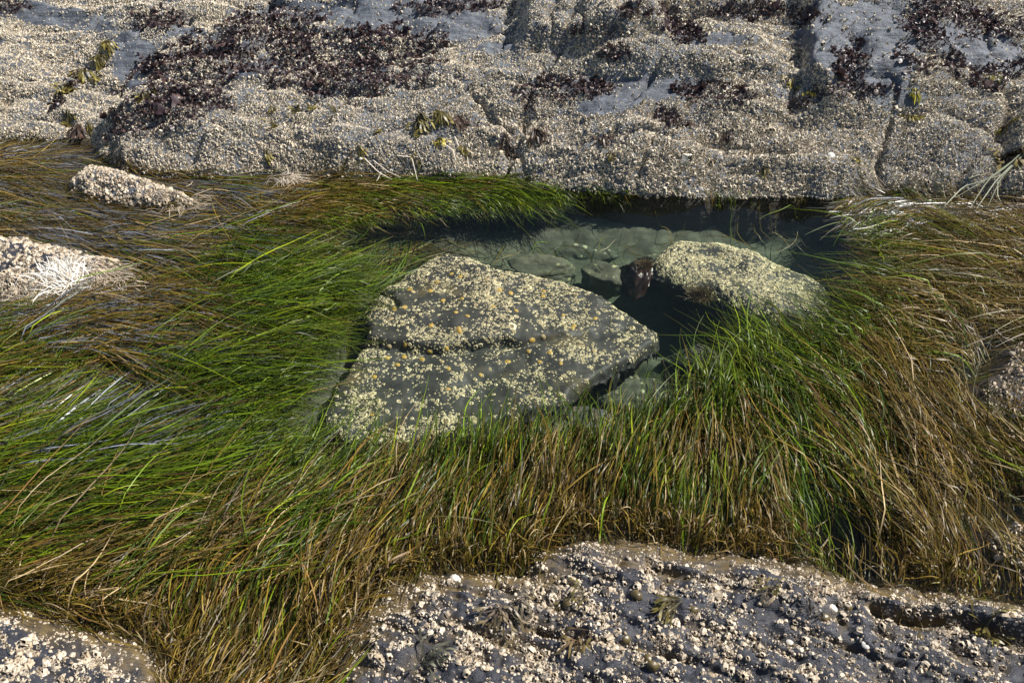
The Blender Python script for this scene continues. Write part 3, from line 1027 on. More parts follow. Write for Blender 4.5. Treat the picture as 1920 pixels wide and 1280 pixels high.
def flow_at(U, V):
    w = 1.0 / ((U[:, None] - FL[None, :, 0]) ** 2 + (1.35 * (V[:, None] - FL[None, :, 1])) ** 2 + 500.0) ** 1.7
    w /= w.sum(1, keepdims=True)
    return w @ FL[:, 2:]


def rockz(x, y):
    z = np.full(np.shape(x), -9.0)
    for h in (near, leftl, isleA, isleB, rightA, rightB, far, big, sec):
        z = np.maximum(z, h.zz(x, y))
    return z


GREENS = np.array([(.070, .115, .004), (.110, .170, .005), (.036, .066, .005), (.185, .225, .008), (.058, .098, .012)])
BROWNS = np.array([(.150, .100, .013), (.100, .068, .008), (.190, .128, .026), (.140, .078, .022), (.105, .092, .008), (.32, .235, .12)])


def grow(U, V, n_seg=9, len_mul=1.0, wid=.00105, jit=.17, green_shift=0.0, lift_add=0.0, dry=0.0, straight=1.0, reach=.10, sink=0.0, silver=0.0):
    fl = flow_at(U, V)
    x0, y0 = at_np(U, V)
    L = fl[:, 2] * len_mul * np.exp(rng.normal(0, .28, len(U)))
    ang = np.arctan2(fl[:, 1], fl[:, 0])
    ang = ang + rng.normal(0, jit, len(U)) + .45 * noise(x0 * 5, y0 * 5, 2.5) + .22 * noise(x0 * 17, y0 * 17, 7.5)
    # tip in the picture's ground plane -> direction and length on the ground
    x1, y1 = at_np(U + np.cos(ang) * 20, V + np.sin(ang) * 20)
    dx, dy = x1 - x0, y1 - y0
    Lw = np.hypot(dx, dy) * L / 20.0
    Lw = np.clip(Lw, .05, .55)
    if reach is not None:
        dp = np.maximum(-sdf(x0, y0, pool_w), 0)
        rc = reach * np.where(y0 > 2.15, .35, 1.0) * np.exp(rng.normal(-.6, .7, len(U))) * (1 + .9 * noise(x0 * 7, y0 * 7, 3.3)) * np.where(rng.uniform(0, 1, len(U)) < .08, 2.2, 1)
        Lw = np.minimum(Lw, dp * 1.10 + np.minimum(rc, .30) + .015)
    a0 = np.arctan2(dy, dx)
    n = len(U)
    bend = (rng.normal(0, .35, n) + .5 * noise(x0 * 3, y0 * 3, 9.5)) * straight
    s = np.linspace(0, 1, n_seg + 1)[None]
    wav = rng.uniform(0, 6.28, n)[:, None]
    th = a0[:, None] + bend[:, None] * (s - .35) + .10 * straight * np.sin(s * 5 + wav) * rng.uniform(0, 1, n)[:, None]
    st = Lw[:, None] / n_seg
    cx = np.concatenate([np.zeros((n, 1)), np.cumsum(np.cos(th[:, :-1]) * st, 1)], 1)
    cy = np.concatenate([np.zeros((n, 1)), np.cumsum(np.sin(th[:, :-1]) * st, 1)], 1)
    X, Y = x0[:, None] + cx, y0[:, None] + cy
    lift = fl[:, 4] + lift_add
    zt = sink - .008 - .024 * np.clip(lift, 0, 1) + lift * (.004 + .078 * rng.uniform(0, 1, n) ** 1.6 + .036 * fbm(x0 * 10, y0 * 10, 3.0, 3) + .030 * noise(x0 * 4.5, y0 * 4.5, 8.0))
    zr = np.minimum(bed.zz(x0, y0, -.1), -.03)
    zr = np.maximum(zr, -.14)
    tipd = rng.uniform(-.2, 1.1, n)
    Z = zr[:, None] + (zt - zr)[:, None] * sst(0, .32, s) - (tipd * .030 * (.4 + np.abs(lift)))[:, None] * sst(.45, 1.0, s)
    Z = Z + .004 * np.sin(s * 9 + wav * 1.7)
    rz = np.minimum(rockz(X, Y) + .004 + .006 * rng.uniform(0, 1, n)[:, None], .10)
    Z = np.maximum(Z, rz)
    on_rock = ((far.zz(X, Y) > .018).mean(1) > .22) | ((np.maximum(isleA.zz(X, Y), isleB.zz(X, Y)) > .012).mean(1) > .12)
    keep_ = ~on_rock
    if sink < -.05:
        keep_ &= np.maximum(big.zz(X, Y), sec.zz(X, Y)).max(1) < -.22
    g = np.clip(fl[:, 3] + green_shift + .55 * fbm(x0 * 5, y0 * 5, 6.0, 3) * .6, 0, 1)
    isg = rng.uniform(0, 1, n) < sst(.06, .80, g)
    colg = GREENS[rng.choice(5, n, p=[.32, .26, .2, .12, .10])]
    colb = BROWNS[rng.choice(6, n, p=[.25, .18, .18, .13, .12, .14])]
    col = np.where(isg[:, None], colg * 1.02, colb * 1.12) * np.exp(np.clip(rng.normal(-.30, .56, (n, 1)), -1.7, .6))
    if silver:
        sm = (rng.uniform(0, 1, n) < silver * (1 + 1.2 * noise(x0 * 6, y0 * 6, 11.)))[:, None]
        col = np.where(sm, np.array([.17, .18, .20]) * np.exp(rng.normal(-.1, .4, (n, 1))), col)  # wet sky sheen painted as blue-grey colour on some of the blades
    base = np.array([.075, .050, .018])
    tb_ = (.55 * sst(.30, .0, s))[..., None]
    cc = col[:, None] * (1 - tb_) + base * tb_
    tipc = rng.uniform(0, .7, n)[:, None, None] * sst(.6, 1.0, s)[..., None] * (rng.uniform(0, 1, n) < .35)[:, None, None]
    cc = cc * (1 - tipc) + np.array([.20, .14, .07]) * tipc
    if dry:
        pale = np.array([.52, .46, .36]) * np.exp(rng.normal(0, .2, (n, 1)))
        dm = (rng.uniform(0, 1, n) < dry)[:, None, None]
        cc = np.where(dm, pale[:, None] + 0 * cc, cc)
    # ribbon
    W_ = wid * np.exp(rng.normal(0, .25, n))[:, None] * (1 - .75 * sst(.55, 1.0, s)) * (.75 + .25 * sst(0, .1, s))
    tx, ty = np.cos(th), np.sin(th)
    roll = rng.normal(0, .55, n)[:, None] + rng.normal(0, .5, n)[:, None] * s
    sx, sy, sz = -ty * np.cos(roll), tx * np.cos(roll), np.sin(roll)
    A = np.stack([X + sx * W_, Y + sy * W_, Z + sz * W_], -1)
    B = np.stack([X - sx * W_, Y - sy * W_, Z - sz * W_], -1)
    V_ = np.stack([A, B], 2).reshape(n, -1, 3)
    k = 2 * (n_seg + 1)
    i = np.arange(n_seg) * 2
    f = np.stack([i, i + 1, i + 3, i + 2], 1)[None] + (np.arange(n) * k)[:, None, None]
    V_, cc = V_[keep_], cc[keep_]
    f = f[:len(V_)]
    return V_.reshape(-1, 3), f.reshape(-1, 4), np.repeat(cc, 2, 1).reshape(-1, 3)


def at_np(U, V):
    v = 640.0 - V
    dx, dy, dz = U - 960.0, cp * F + sp_ * v, -sp_ * F + cp * v
    t = -CAM_H / dz
    return dx * t, dy * t


# root positions spread evenly over the ground, kept out of the open pool and off the rocks
def roots(n, pool_in=-.01):
    xa, ya = rng.uniform(-2.9, 2.9, n), rng.uniform(.55, 3.0, n)
    U, V = proj(xa, ya, 0.0)
    ok = (U > -330) & (U < 2250) & (V < 1400) & (V > 240)
    xa, ya, U, V = xa[ok], ya[ok], U[ok], V[ok]
    d = sdf(xa, ya, pool_w) + .03 * noise(xa * 9, ya * 9, 4.0)
    ok = (d < -pool_in) & (rockz(xa, ya) < rng.normal(-.012, .008, len(xa)))
    g = np.where(inside(xa, ya, GAP), 1, -1) * dist_line(xa, ya, GAP, True)
    ok &= (g < 0) | (rng.uniform(0, 1, len(xa)) < .10)
    ok &= ~inside(xa, ya, GAP2) | (rng.uniform(0, 1, len(xa)) < .12)
    sub = np.exp(-(((U - 200) / 190) ** 2 + ((V - 822) / 42) ** 2))
    ok &= rng.uniform(0, 1, len(xa)) > .78 * sub
    ok &= ~((d > -.10) & (U < 680) & (V > 560)) | (rng.uniform(0, 1, len(xa)) < .45)
    # thin where the far and near shallows show dark water
    return U[ok], V[ok]


BEDS = [('back', 'brown and olive seagrass floating along the foot of the outcrop'),
        ('left', 'green and red brown seagrass sweeping in from the left side of the pool'),
        ('front', 'short brown and green seagrass standing along the front rim of the pool'),
        ('right', 'brown seagrass leaning in from the right side of the pool'),
        ('pale', 'long straight yellow green seagrass streaming over the lower left water'),
        ('wet', 'flat wet brown seagrass mat with a bluish sheen at the upper left, round the small rocks'),
        ('wetr', 'flat wet olive seagrass mat below the trailing blades at the right edge'),
        ('wetl', 'sparse wet blades floating over the bluish water patch at the lower left')]


def bed_of(U, V):
    b = np.full(len(U), 2)
    b[(U < 640)] = 1
    b[(U < 640) & (V > 780) & (V - 900 > -.2 * U - 20 if False else V > 800 - 0 * U)] = 4
    b[(V < 470) & (U < 1100)] = 0
    b[(U > 1450)] = 3
    return b


U, V = roots(215000)
acc = {i: [] for i in range(8)}


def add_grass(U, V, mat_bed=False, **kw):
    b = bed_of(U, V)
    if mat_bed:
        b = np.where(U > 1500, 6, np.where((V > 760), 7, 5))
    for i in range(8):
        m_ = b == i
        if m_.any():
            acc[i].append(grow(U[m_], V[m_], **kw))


add_grass(U, V)
mu, mv_ = roots(150000)
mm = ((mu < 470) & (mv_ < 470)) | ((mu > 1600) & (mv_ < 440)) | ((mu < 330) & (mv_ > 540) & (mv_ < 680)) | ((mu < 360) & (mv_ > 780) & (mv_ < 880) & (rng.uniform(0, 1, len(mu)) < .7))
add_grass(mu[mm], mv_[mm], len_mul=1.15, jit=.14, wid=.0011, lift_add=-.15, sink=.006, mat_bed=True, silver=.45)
k = rng.permutation(len(U))[:len(U) // 16]                       # a thin layer of long loose blades on top
add_grass(U[k], V[k], len_mul=1.25, lift_add=.35, jit=.30, wid=.0012, green_shift=.05, reach=.12)
fx, fy = rng.uniform(-1.6, 1.6, 42000), rng.uniform(.6, 1.3, 42000)
fd = np.maximum(sdf(fx, fy, near_poly), sdf(fx, fy, left_poly)) + .02 * noise(fx * 14, fy * 14, 6.)
fk = (fd > -.055) & (fd < -.002) & ~inside(fx, fy, GAP) & ~inside(fx, fy, GAP2)
fu, fv = proj(fx[fk], fy[fk], 0.)
fk2 = (fu > -100) & (fu < 2020) & (fv < 1350)
add_grass(fu[fk2], fv[fk2], len_mul=.33, jit=.75, wid=.0010, green_shift=-.6, lift_add=-.45, sink=.012, straight=2.0)
# long stray blades reaching into the open water
k = rng.permutation(len(U))
d = sdf(*at_np(U[k], V[k]), pool_w)
k = k[(d > -.09) & (V[k] > 400)][:700]
add_grass(U[k], V[k], len_mul=.95, jit=.45, wid=.0014, green_shift=.3, lift_add=.1, straight=1.6, reach=.3)
us, vs2 = rng.uniform(560, 760, 2600), rng.uniform(395, 560, 2600)
add_grass(us, vs2, len_mul=.75, jit=.9, wid=.0012, green_shift=-.25, sink=-.10, lift_add=-.2, straight=2.2, reach=None)
us, vs2 = rng.uniform(760, 1600, 160), rng.uniform(385, 440, 160)
add_grass(us, vs2, len_mul=.4, jit=1.2, wid=.0011, green_shift=-.35, sink=-.12, lift_add=-.2, straight=2.2, reach=None)
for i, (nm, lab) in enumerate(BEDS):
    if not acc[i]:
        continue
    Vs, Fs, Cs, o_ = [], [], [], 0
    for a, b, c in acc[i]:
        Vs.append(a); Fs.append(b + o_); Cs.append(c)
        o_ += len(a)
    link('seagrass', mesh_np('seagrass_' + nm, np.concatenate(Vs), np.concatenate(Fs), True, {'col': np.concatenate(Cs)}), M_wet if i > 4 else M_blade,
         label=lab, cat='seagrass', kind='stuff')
print('blades', len(U))

# ------------------------------------------------------------------ thin strands, fronds and tufts
def ribbons(paths, width, cols, taper=.7, roll=None):
    """paths (n, k, 3) on the ground; cols (n, k, 3) -> V, F, C"""
    P = np.asarray(paths)
    n, k = P.shape[:2]
    T = np.gradient(P, axis=1)
    T /= np.linalg.norm(T, axis=-1, keepdims=True) + 1e-9
    up = np.array([0, 0, 1.0]) + rng.normal(0, .35, (n, 1, 3))
    S = np.cross(T, up)
    S /= np.linalg.norm(S, axis=-1, keepdims=True) + 1e-9
    w = np.broadcast_to(np.asarray(width), (n,))[:, None] * (np.asarray(taper) if np.ndim(taper) else (1 - taper * np.linspace(0, 1, k) ** 2))
    A, B = P + S * w[..., None], P - S * w[..., None]
    V_ = np.stack([A, B], 2).reshape(-1, 3)
    i = np.arange(k - 1) * 2
    f = np.stack([i, i + 1, i + 3, i + 2], 1)[None] + (np.arange(n) * 2 * k)[:, None, None]
    return V_, f.reshape(-1, 4), np.repeat(np.broadcast_to(cols, (n, k, 3)), 2, 1).reshape(-1, 3)


def surf_z(x, y):
    return np.maximum(rockz(x, y), -.02)


def local(V_, o):
    return V_ - np.asarray(o)[None]


def resample(pts, k):
    pts = np.asarray(pts, float)
    d = np.concatenate([[0], np.cumsum(np.linalg.norm(np.diff(pts, axis=0), axis=1))])
    t = np.linspace(0, d[-1], k)
    return np.stack([np.interp(t, d, pts[:, i]) for i in range(pts.shape[1])], 1)


def ground_hit(px, py):
    best = None
    for h in (near, leftl, isleA, isleB, rightA, rightB, far):
        d_ = ray(px, py)
        p_ = h.hit(px, py)
        dist = p_[1]
        if p_[2] > .0 and (best is None or dist < best[1]):
            best = p_
    if best is None:
        x_, y_ = at(px, py, .01)
        best = np.array([x_, y_, .01])
    return best


# dry blades washed onto the outcrop
DRY_L = [[(682, 298), (735, 338)], [(700, 305), (755, 335)], [(715, 328), (706, 341)], [(745, 298), (772, 302), (783, 340)], [(770, 303), (762, 330)],
         [(784, 293), (800, 335)], [(782, 258), (762, 285)], [(838, 277), (850, 290), (855, 312)], [(853, 262), (862, 286)], [(876, 295), (880, 325)], [(940, 296), (928, 305)]]
DRY_R = [[(1918, 288), (1880, 330), (1840, 365), (1818, 392)], [(1920, 292), (1872, 345), (1852, 388)], [(1915, 296), (1862, 352), (1830, 393)],
         [(1868, 335), (1800, 365), (1770, 388)], [(1900, 305), (1908, 355)], [(1868, 345), (1876, 380)], [(1805, 325), (1832, 335)], [(1812, 346), (1842, 337)], [(1905, 300), (1850, 350), (1790, 372)]]
for lst, colr, w_, lab, grp in ((DRY_L, (.62, .56, .46), .0027, 'pale dry grass blade washed onto barnacles above the back seagrass', 'dry blades on the middle of the outcrop'),
                                (DRY_R, (.34, .36, .25), .0028, 'long grey green grass blade trailing off the outcrop at the right edge', 'trailing blades at the right of the outcrop')):
    for q in lst:
        pw = resample([ground_hit(*a) for a in q], 10)
        zs_ = np.maximum(surf_z(pw[:, 0], pw[:, 1]), .004)
        pw[:, 2] = np.interp(np.arange(10), [0, 4.5, 9], [zs_[:3].max(), zs_[3:7].max(), zs_[7:].max()]) + .009
        Vr, Fr, Cr = ribbons(pw[None], w_ * rng.uniform(.6, 1.1), np.array(colr)[None, None] * rng.uniform(.8, 1.15), .5)
        link('dried_stalk', mesh_np('dried_stalk', local(Vr, pw[0]), Fr, True, {'col': Cr}), M_dry, label=lab, cat='dry grass', group=grp, loc=pw[0])


def tuft(px, py, n, L, a0, spread, w, col, label, lift=.02, curl=.6, jitter=14, name='dry_grass_tuft', cat='dry grass'):
    base = ground_hit(px, py)
    ang = a0 + rng.normal(0, spread, n)
    ln = L * rng.uniform(.5, 1.1, n)
    k = 8
    s_ = np.linspace(0, 1, k)[None]
    th = ang[:, None] + rng.normal(0, curl, n)[:, None] * s_
    ex, ey = rng.normal(0, jitter / 1000., n), rng.normal(0, jitter / 1600., n)
    X = base[0] + ex[:, None] + np.cumsum(np.cos(th), 1) / k * ln[:, None]
    Y = base[1] + ey[:, None] + np.cumsum(np.sin(th), 1) / k * ln[:, None]
    Z = np.maximum(surf_z(X, Y), 0) + .004 + lift * np.sin(s_ * 2.6) * rng.uniform(.2, 1, n)[:, None]
    cols = np.array(col)[None, None] * np.exp(rng.normal(0, .22, (n, 1, 1))) * np.ones((1, k, 1))
    Vr, Fr, Cr = ribbons(np.stack([X, Y, Z], -1), w * rng.uniform(.6, 1.2, n), cols)
    return link(name, mesh_np(name, local(Vr, base), Fr, True, {'col': Cr}), M_dry, label=label, cat=cat, loc=base)


tuft(122, 538, 300, .10, 1.75, 1.0, .0017, (.84, .80, .72), 'bleached white grass tuft fanned over the flat rock at the left edge', .018, curl=1.1, jitter=30)
tuft(60, 550, 320, .09, 4.3, .7, .0013, (.48, .40, .30), 'pale straw fringe hanging off the lower side of the left edge rock', .008, jitter=50)
tuft(180, 520, 200, .10, -.5, .5, .0016, (.58, .48, .36), 'straw coloured grass spilling from the right tip of the left edge rock', .02, jitter=50)
tuft(325, 366, 150, .080, -.35, .55, .0011, (.44, .36, .26), 'straw coloured grass lying over the tail of the small humped rock', .005, jitter=60, curl=.9)
tuft(535, 330, 90, .09, -.6, .6, .0017, (.52, .45, .35), 'small pale dry tuft at the foot of the outcrop', .010, jitter=28)

# purple turf on the outcrop
def leaf_templates(k=6):
    out = []
    for _ in range(k):
        a = np.linspace(-1, 1, 4)
        rows = []
        for j, t in enumerate((0, .45, 1.0)):
            wd = (.12, .50, .62)[j]
            rows.append(np.stack([a * wd + rng.normal(0, .08, 4), np.full(4, t) + rng.normal(0, .10, 4), .35 * t + rng.normal(0, .16, 4)], 1))
        V_ = np.concatenate(rows)
        Fq = np.array([(j * 4 + i, j * 4 + i + 1, j * 4 + i + 5, j * 4 + i + 4) for j in range(2) for i in range(3)])
        Ft = np.concatenate([Fq[:, [0, 1, 2]], Fq[:, [0, 2, 3]]])
        out.append((V_, Ft, np.zeros(len(V_))))
    return out


LEAF = leaf_templates()
Gp = np.clip(sst(-.02, .25, purple_m), 0, 1)
gp = grid_fn(far, Gp)
P, N = scatter(far, 260000, lambda x, y: gp(x, y) * sst(.02, .05, far.z(x, y)), (-2.7, 2.7, 2.6, 4.3), .0062)
k = inframe(P, 250)
P, N = P[k], N[k]
u_, v_ = proj(P[:, 0], P[:, 1], P[:, 2])
PATCH = [((0, 950, -999, 999), 'dark purple seaweed spread over the upper left dome of the outcrop'),
         ((950, 1190, 110, 999), 'purple brown seaweed patch left of the bare grey strip on the outcrop'),
         ((950, 1470, -999, 999), 'scattered purple brown seaweed along the ledges in the upper middle'),
         ((1470, 1665, -999, 999), 'purple seaweed filling the hollow beside the bare grey slab'),
         ((1665, 2400, -999, 999), 'purple brown seaweed right of the bare grey slab at the upper right')]
done = np.zeros(len(P), bool)
for (a, b, c, d_), lab in PATCH:
    m_ = (u_ >= a) & (u_ < b) & (v_ >= c) & (v_ < d_) & ~done
    if a == 0:
        m_ |= (u_ < 0) & ~done
    done |= m_
    n_ = int(m_.sum())
    if not n_:
        continue
    s_ = .0080 * np.exp(rng.normal(0, .4, n_)) * (1 + .5 * np.clip(fbm(P[m_, 0] * 7, P[m_, 1] * 7, 1.1, 2), -.6, 1))
    Vl, Fl_, _, Tl = stamp(LEAF, P[m_] + N[m_] * .003, N[m_], s_, s_ * 1.1, rng.uniform(0, 1, n_), tilt=.55)
    tl = Tl[:, None]
    cl = np.array([.034, .022, .029]) * (1 - tl) + np.array([.095, .055, .045]) * tl
    link('purple_seaweed', mesh_np('purple_seaweed', Vl, Fl_, True, {'col': cl}), M_purple, label=lab, cat='seaweed', kind='stuff')


# rockweed: forked flat fronds with swollen tips, hanging down the slope
def rockweed(px, py, size, n, tip, label, col=(.075, .06, .022), tipcol=(.34, .28, .06), a0=-1.57, spread=.55, grp=None, w=.0035, flat=.014):
    base = ground_hit(px, py)
    dist = math.hypot(base[1], CAM_H - base[2])
    L = size / F * math.hypot(dist, base[0]) * .95
    Ps, Cs, k = [], [], 9
    s_ = np.linspace(0, 1, k)
    tap = np.interp(s_, [0, .5, .75, .9, 1], [.35, .6, 1.15, 1.25, .35])
    for i in range(n):
        a = a0 + rng.normal(0, spread)
        ln = L * rng.uniform(.55, 1.1)
        lf = rng.uniform(.3, 1.3) * flat
        ph = rng.normal(0, .3)
        for f in (-1, 1):
            th = a + ph * s_ * 2.2 + f * .55 * sst(.45, .75, s_) * rng.uniform(.5, 1.2)
            x = base[0] + rng.normal(0, .006) + np.concatenate([[0], np.cumsum(np.cos(th[:-1]))]) / k * ln
            y = base[1] + rng.normal(0, .004) + np.concatenate([[0], np.cumsum(np.sin(th[:-1]))]) / k * ln
            z = np.maximum(surf_z(x, y), .0) + .006 + lf * np.sin(s_ * 2.4)
            Ps.append(np.stack([x, y, z], 1))
            t = (sst(.55, .85, s_) * tip * rng.uniform(.4, 1.2))[:, None].clip(0, 1)
            Cs.append((np.array(col) * (1 - t) + np.array(tipcol) * t) * math.exp(rng.normal(0, .2)))
    Vr, Fr, Cr = ribbons(np.array(Ps), w * (L / .06) ** .5, np.array(Cs), tap[None])
    return link('rockweed_tuft', mesh_np('rockweed_tuft', local(Vr, base), Fr, True, {'col': Cr}), M_weed, label=label, cat='rockweed', group=grp, loc=base)


OLV = dict(col=(.085, .070, .022))
BRN = dict(col=(.070, .045, .032), tipcol=(.14, .085, .05))
for px, py, sz, n, tp, lab, kw in (
        (788, 218, 42, 16, .7, 'large olive rockweed tuft in the middle of the outcrop, left one of the touching pair', OLV),
        (830, 214, 40, 15, .6, 'large olive rockweed tuft in the middle of the outcrop, right one of the touching pair', OLV),
        (822, 262, 26, 10, 1.3, 'bright yellow tipped rockweed tuft below the touching olive pair', dict(tipcol=(.55, .45, .05))),
        (860, 222, 38, 14, .1, 'purple brown rockweed tuft right of the touching olive pair', BRN),
        (706, 252, 24, 8, .8, 'thin olive rockweed tuft left of the yellow tipped one', OLV),
        (677, 276, 22, 8, 1.0, 'small yellow green rockweed tuft just above a white shell', OLV),
        (873, 280, 18, 7, .8, 'small olive rockweed tuft right of the yellow tipped one', OLV),
        (783, 300, 14, 6, .9, 'tiny rockweed tuft among dry blades above the seagrass', OLV),
        (514, 205, 16, 6, .9, 'small yellow rockweed tuft on the dome under the purple seaweed', OLV),
        (512, 232, 18, 7, .7, 'olive rockweed sprig a little below another on the dome', OLV),
        (502, 286, 22, 9, 1.0, 'yellow tipped rockweed tuft left of the white diamond shaped shell', OLV),
        (562, 206, 20, 9, .5, 'olive rockweed tuft on the dome, left of a yellower bushy one', OLV),
        (588, 206, 18, 10, .9, 'bushy yellow rockweed tuft on the dome', OLV),
        (630, 208, 18, 8, .5, 'dull olive rockweed tuft right of the bushy yellow one', OLV),
        (268, 178, 24, 10, 1.1, 'yellow rockweed tuft at the lower left of the purple seaweed', OLV),
        (292, 172, 16, 6, 1.0, 'small yellow rockweed sprig inside the purple seaweed', OLV),
        (205, 80, 28, 14, .9, 'yellow olive rockweed high up in the cleft of the outcrop', OLV),
        (188, 108, 26, 14, .8, 'drooping olive rockweed in the upper half of the cleft', OLV),
        (160, 135, 28, 14, .7, 'thick olive rockweed halfway down the cleft', OLV),
        (180, 145, 22, 9, 1.0, 'bright yellow rockweed on the right lip of the cleft', OLV),
        (135, 165, 26, 12, .5, 'brown olive rockweed on the left lip of the cleft', OLV),
        (120, 178, 18, 7, 1.1, 'yellow rockweed sprig low on the left shoulder beside the cleft', OLV),
        (128, 212, 26, 11, .5, 'olive brown rockweed near the bottom of the cleft', OLV),
        (150, 240, 32, 14, .3, 'dark brown rockweed hanging to the seagrass at the mouth of the cleft', BRN),
        (170, 235, 18, 7, .5, 'olive rockweed sprig on the dome side of the cleft mouth', OLV),
        (1002, 245, 38, 12, .3, 'brown rockweed hanging in a groove above the dark pool edge', BRN),
        (1130, 262, 40, 12, .2, 'dark brown rockweed strand hanging down the middle groove', BRN),
        (1148, 290, 18, 6, .5, 'small olive rockweed below the dark brown hanging strand', OLV),
        (950, 258, 28, 10, .2, 'purple brown rockweed at the end of the long crack', BRN),
        (1288, 235, 28, 10, .1, 'dark purple rockweed below the bare grey strip', BRN),
        (1360, 255, 24, 8, .1, 'brown rockweed sprig right of the dark purple tuft', BRN),
        (1482, 155, 22, 10, .9, 'yellow olive rockweed beside the dark wall of the slab', OLV),
        (1515, 178, 16, 8, 1.0, 'small bright yellow rockweed at the foot of the dark wall', dict(tipcol=(.55, .42, .04))),
        (1710, 172, 20, 12, 1.2, 'bright yellow rockweed clump below the bare grey slab', dict(tipcol=(.55, .48, .04))),
        (1860, 147, 20, 10, .8, 'yellow rockweed hanging from purple seaweed near the right edge', OLV),
        (1700, 222, 30, 9, .7, 'thin olive rockweed hanging from a dark hollow at right', OLV),
        (1885, 296, 46, 18, .4, 'large ragged rockweed tuft behind the trailing blades at the right edge', dict(col=(.09, .06, .03))),
        (1602, 300, 22, 9, .9, 'yellow olive rockweed right below the upright white shell', OLV),
        (1432, 322, 18, 7, .8, 'small olive rockweed low on the outcrop above the dark pool edge', OLV),
        (1875, 245, 22, 9, .7, 'olive rockweed on the shaded rock at the right edge', OLV)):
    rockweed(px, py, sz, n, tp, lab, grp='rockweed tufts on the outcrop', **kw)
for px, py, sz, n, tp, lab, kw in (
        (1090, 1112, 48, 5, .5, 'olive rockweed sprig with few forked fronds at the upper left of the bottom ledge', dict(a0=3.3, spread=1.1)),
        (1268, 1128, 66, 13, .4, 'spread out olive rockweed in the middle of the bottom ledge', dict(a0=3.3, spread=.9)),
        (940, 1142, 62, 18, .3, 'largest grey brown rockweed clump on the left part of the bottom ledge', dict(col=(.14, .105, .075), a0=-1.5, spread=.8)),
        (965, 1130, 50, 10, .3, 'grey rockweed clump touching the right side of the largest one', dict(col=(.17, .14, .11), a0=-.8, spread=.6)),
        (1095, 1198, 74, 8, .3, 'thin brown branching rockweed near the bottom of the ledge', dict(col=(.14, .09, .05), a0=3.6, spread=.6)),
        (1850, 1170, 50, 13, .6, 'yellow brown rockweed on the ledge at the right edge', dict(a0=-.6, spread=1.3)),
        (1440, 1105, 34, 10, .5, 'small olive rockweed crust in the middle top of the bottom ledge', dict(a0=3.1, spread=1.6)),
        (800, 1248, 60, 10, .2, 'lacy grey green weed at the very bottom of the ledge', dict(col=(.09, .09, .06), tipcol=(.18, .18, .12), a0=1.2, spread=1.0)),
        (1790, 1118, 20, 8, .8, 'maroon and yellow sprig in the undercut hollow at right', dict(col=(.05, .015, .018))),
        (1520, 1160, 40, 7, .0, 'dark curled weed right of the middle of the bottom ledge', dict(col=(.05, .045, .04), tipcol=(.1, .1, .09), a0=1.4, spread=1.0))):
    rockweed(px, py, sz, n, tp, lab, grp='rockweed tufts on the bottom ledge', w=.0021, flat=.020, **kw)


# ------------------------------------------------------------------ shells, limpets, kelp
def limpet_mesh(name, hgt, seed, k=22, apex=.12, rib=.05):
    r_ = np.random.default_rng(seed)
    a = np.arange(k) / k * 6.283
    rb = 1 + rib * np.cos(np.arange(k) * math.pi) + r_.normal(0, .03, k)
    L = []
    for rad, h in ((1, -.1), (1, .06), (.82, .38), (.55, .70), (.28, .92), (.10, 1.0)):
        L.append(np.stack([np.cos(a) * rad * rb + apex * h, np.sin(a) * rad * rb * .82, np.full(k, h * hgt)], 1))
    return rings_to_mesh(L, [0] * 6)


M_white = plain_mat('white_shell', (.80, .76, .68), (.60, .54, .45), .5, 90)
M_limpet = plain_mat('ochre_limpet', (.52, .34, .06), (.28, .19, .045), .6, 110)
M_limpet2 = plain_mat('pale_limpet', (.50, .40, .22), (.28, .20, .09), .6, 110)
M_olive = plain_mat('olive_limpet', (.14, .105, .04), (.06, .045, .02), .35, 120)
lv = [limpet_mesh('limpet', .30, 40 + i) for i in range(3)]


def limpet(px, py, r_px, mat, hf, label, cat, grp=None, name='limpet', hs=1.0, zf=None):
    if hf is None:
        p_ = ground_hit(px, py)
        n_ = np.array([0, -.25, 1.0])
    else:
        p_ = hf.hit(px, py)
        n_ = hf.n(p_[0], p_[1])
    dist = np.linalg.norm(p_ - np.array([0, 0, CAM_H]))
    V_, Ft, H_ = lv[int(rng.integers(3))]
    me = mesh_np(name, V_, Ft, True)
    o = link(name, me, mat, label=label, cat=cat, group=grp, loc=p_)
    o.rotation_mode = 'QUATERNION'
    q = Vector(n_ + rng.normal(0, .06, 3)).to_track_quat('Z', 'Y')
    from mathutils import Quaternion
    o.rotation_quaternion = q @ Quaternion((0, 0, 1), rng.uniform(0, 6.28))
    r_ = r_px / F * dist
    o.scale = (r_, r_, r_ * hs)
    return o


LIMP = [(623, 263), (687, 225), (727, 238), (848, 250), (905, 298), (955, 313), (1103, 303), (1100, 327), (650, 345), (593, 303), (515, 305), (733, 337), (875, 372), (760, 415),
        (708, 398), (980, 392), (430, 385), (415, 428), (477, 375), (595, 458), (720, 475), (1190, 412), (1240, 460), (1335, 425), (405, 552), (480, 553), (590, 575),
        (555, 612), (665, 562), (400, 603), (475, 600), (645, 620), (675, 650), (445, 635), (340, 690), (675, 745), (330, 858), (1050, 525), (1100, 512), (1035, 575),
        (1130, 580), (1180, 630), (1085, 620), (820, 680), (940, 620), (1330, 570), (500, 295), (725, 487), (1235, 470)]
for i, (a, b) in enumerate(LIMP):
    pale = i % 7 == 3
    limpet(560 + a / 2.4, 420 + b / 2.4, rng.uniform(4.6, 6.6), M_limpet2 if pale else M_limpet, big, 'ochre limpet among yellowish barnacles on the kite shaped boulder', 'limpet',
           'limpets on the largest boulder')
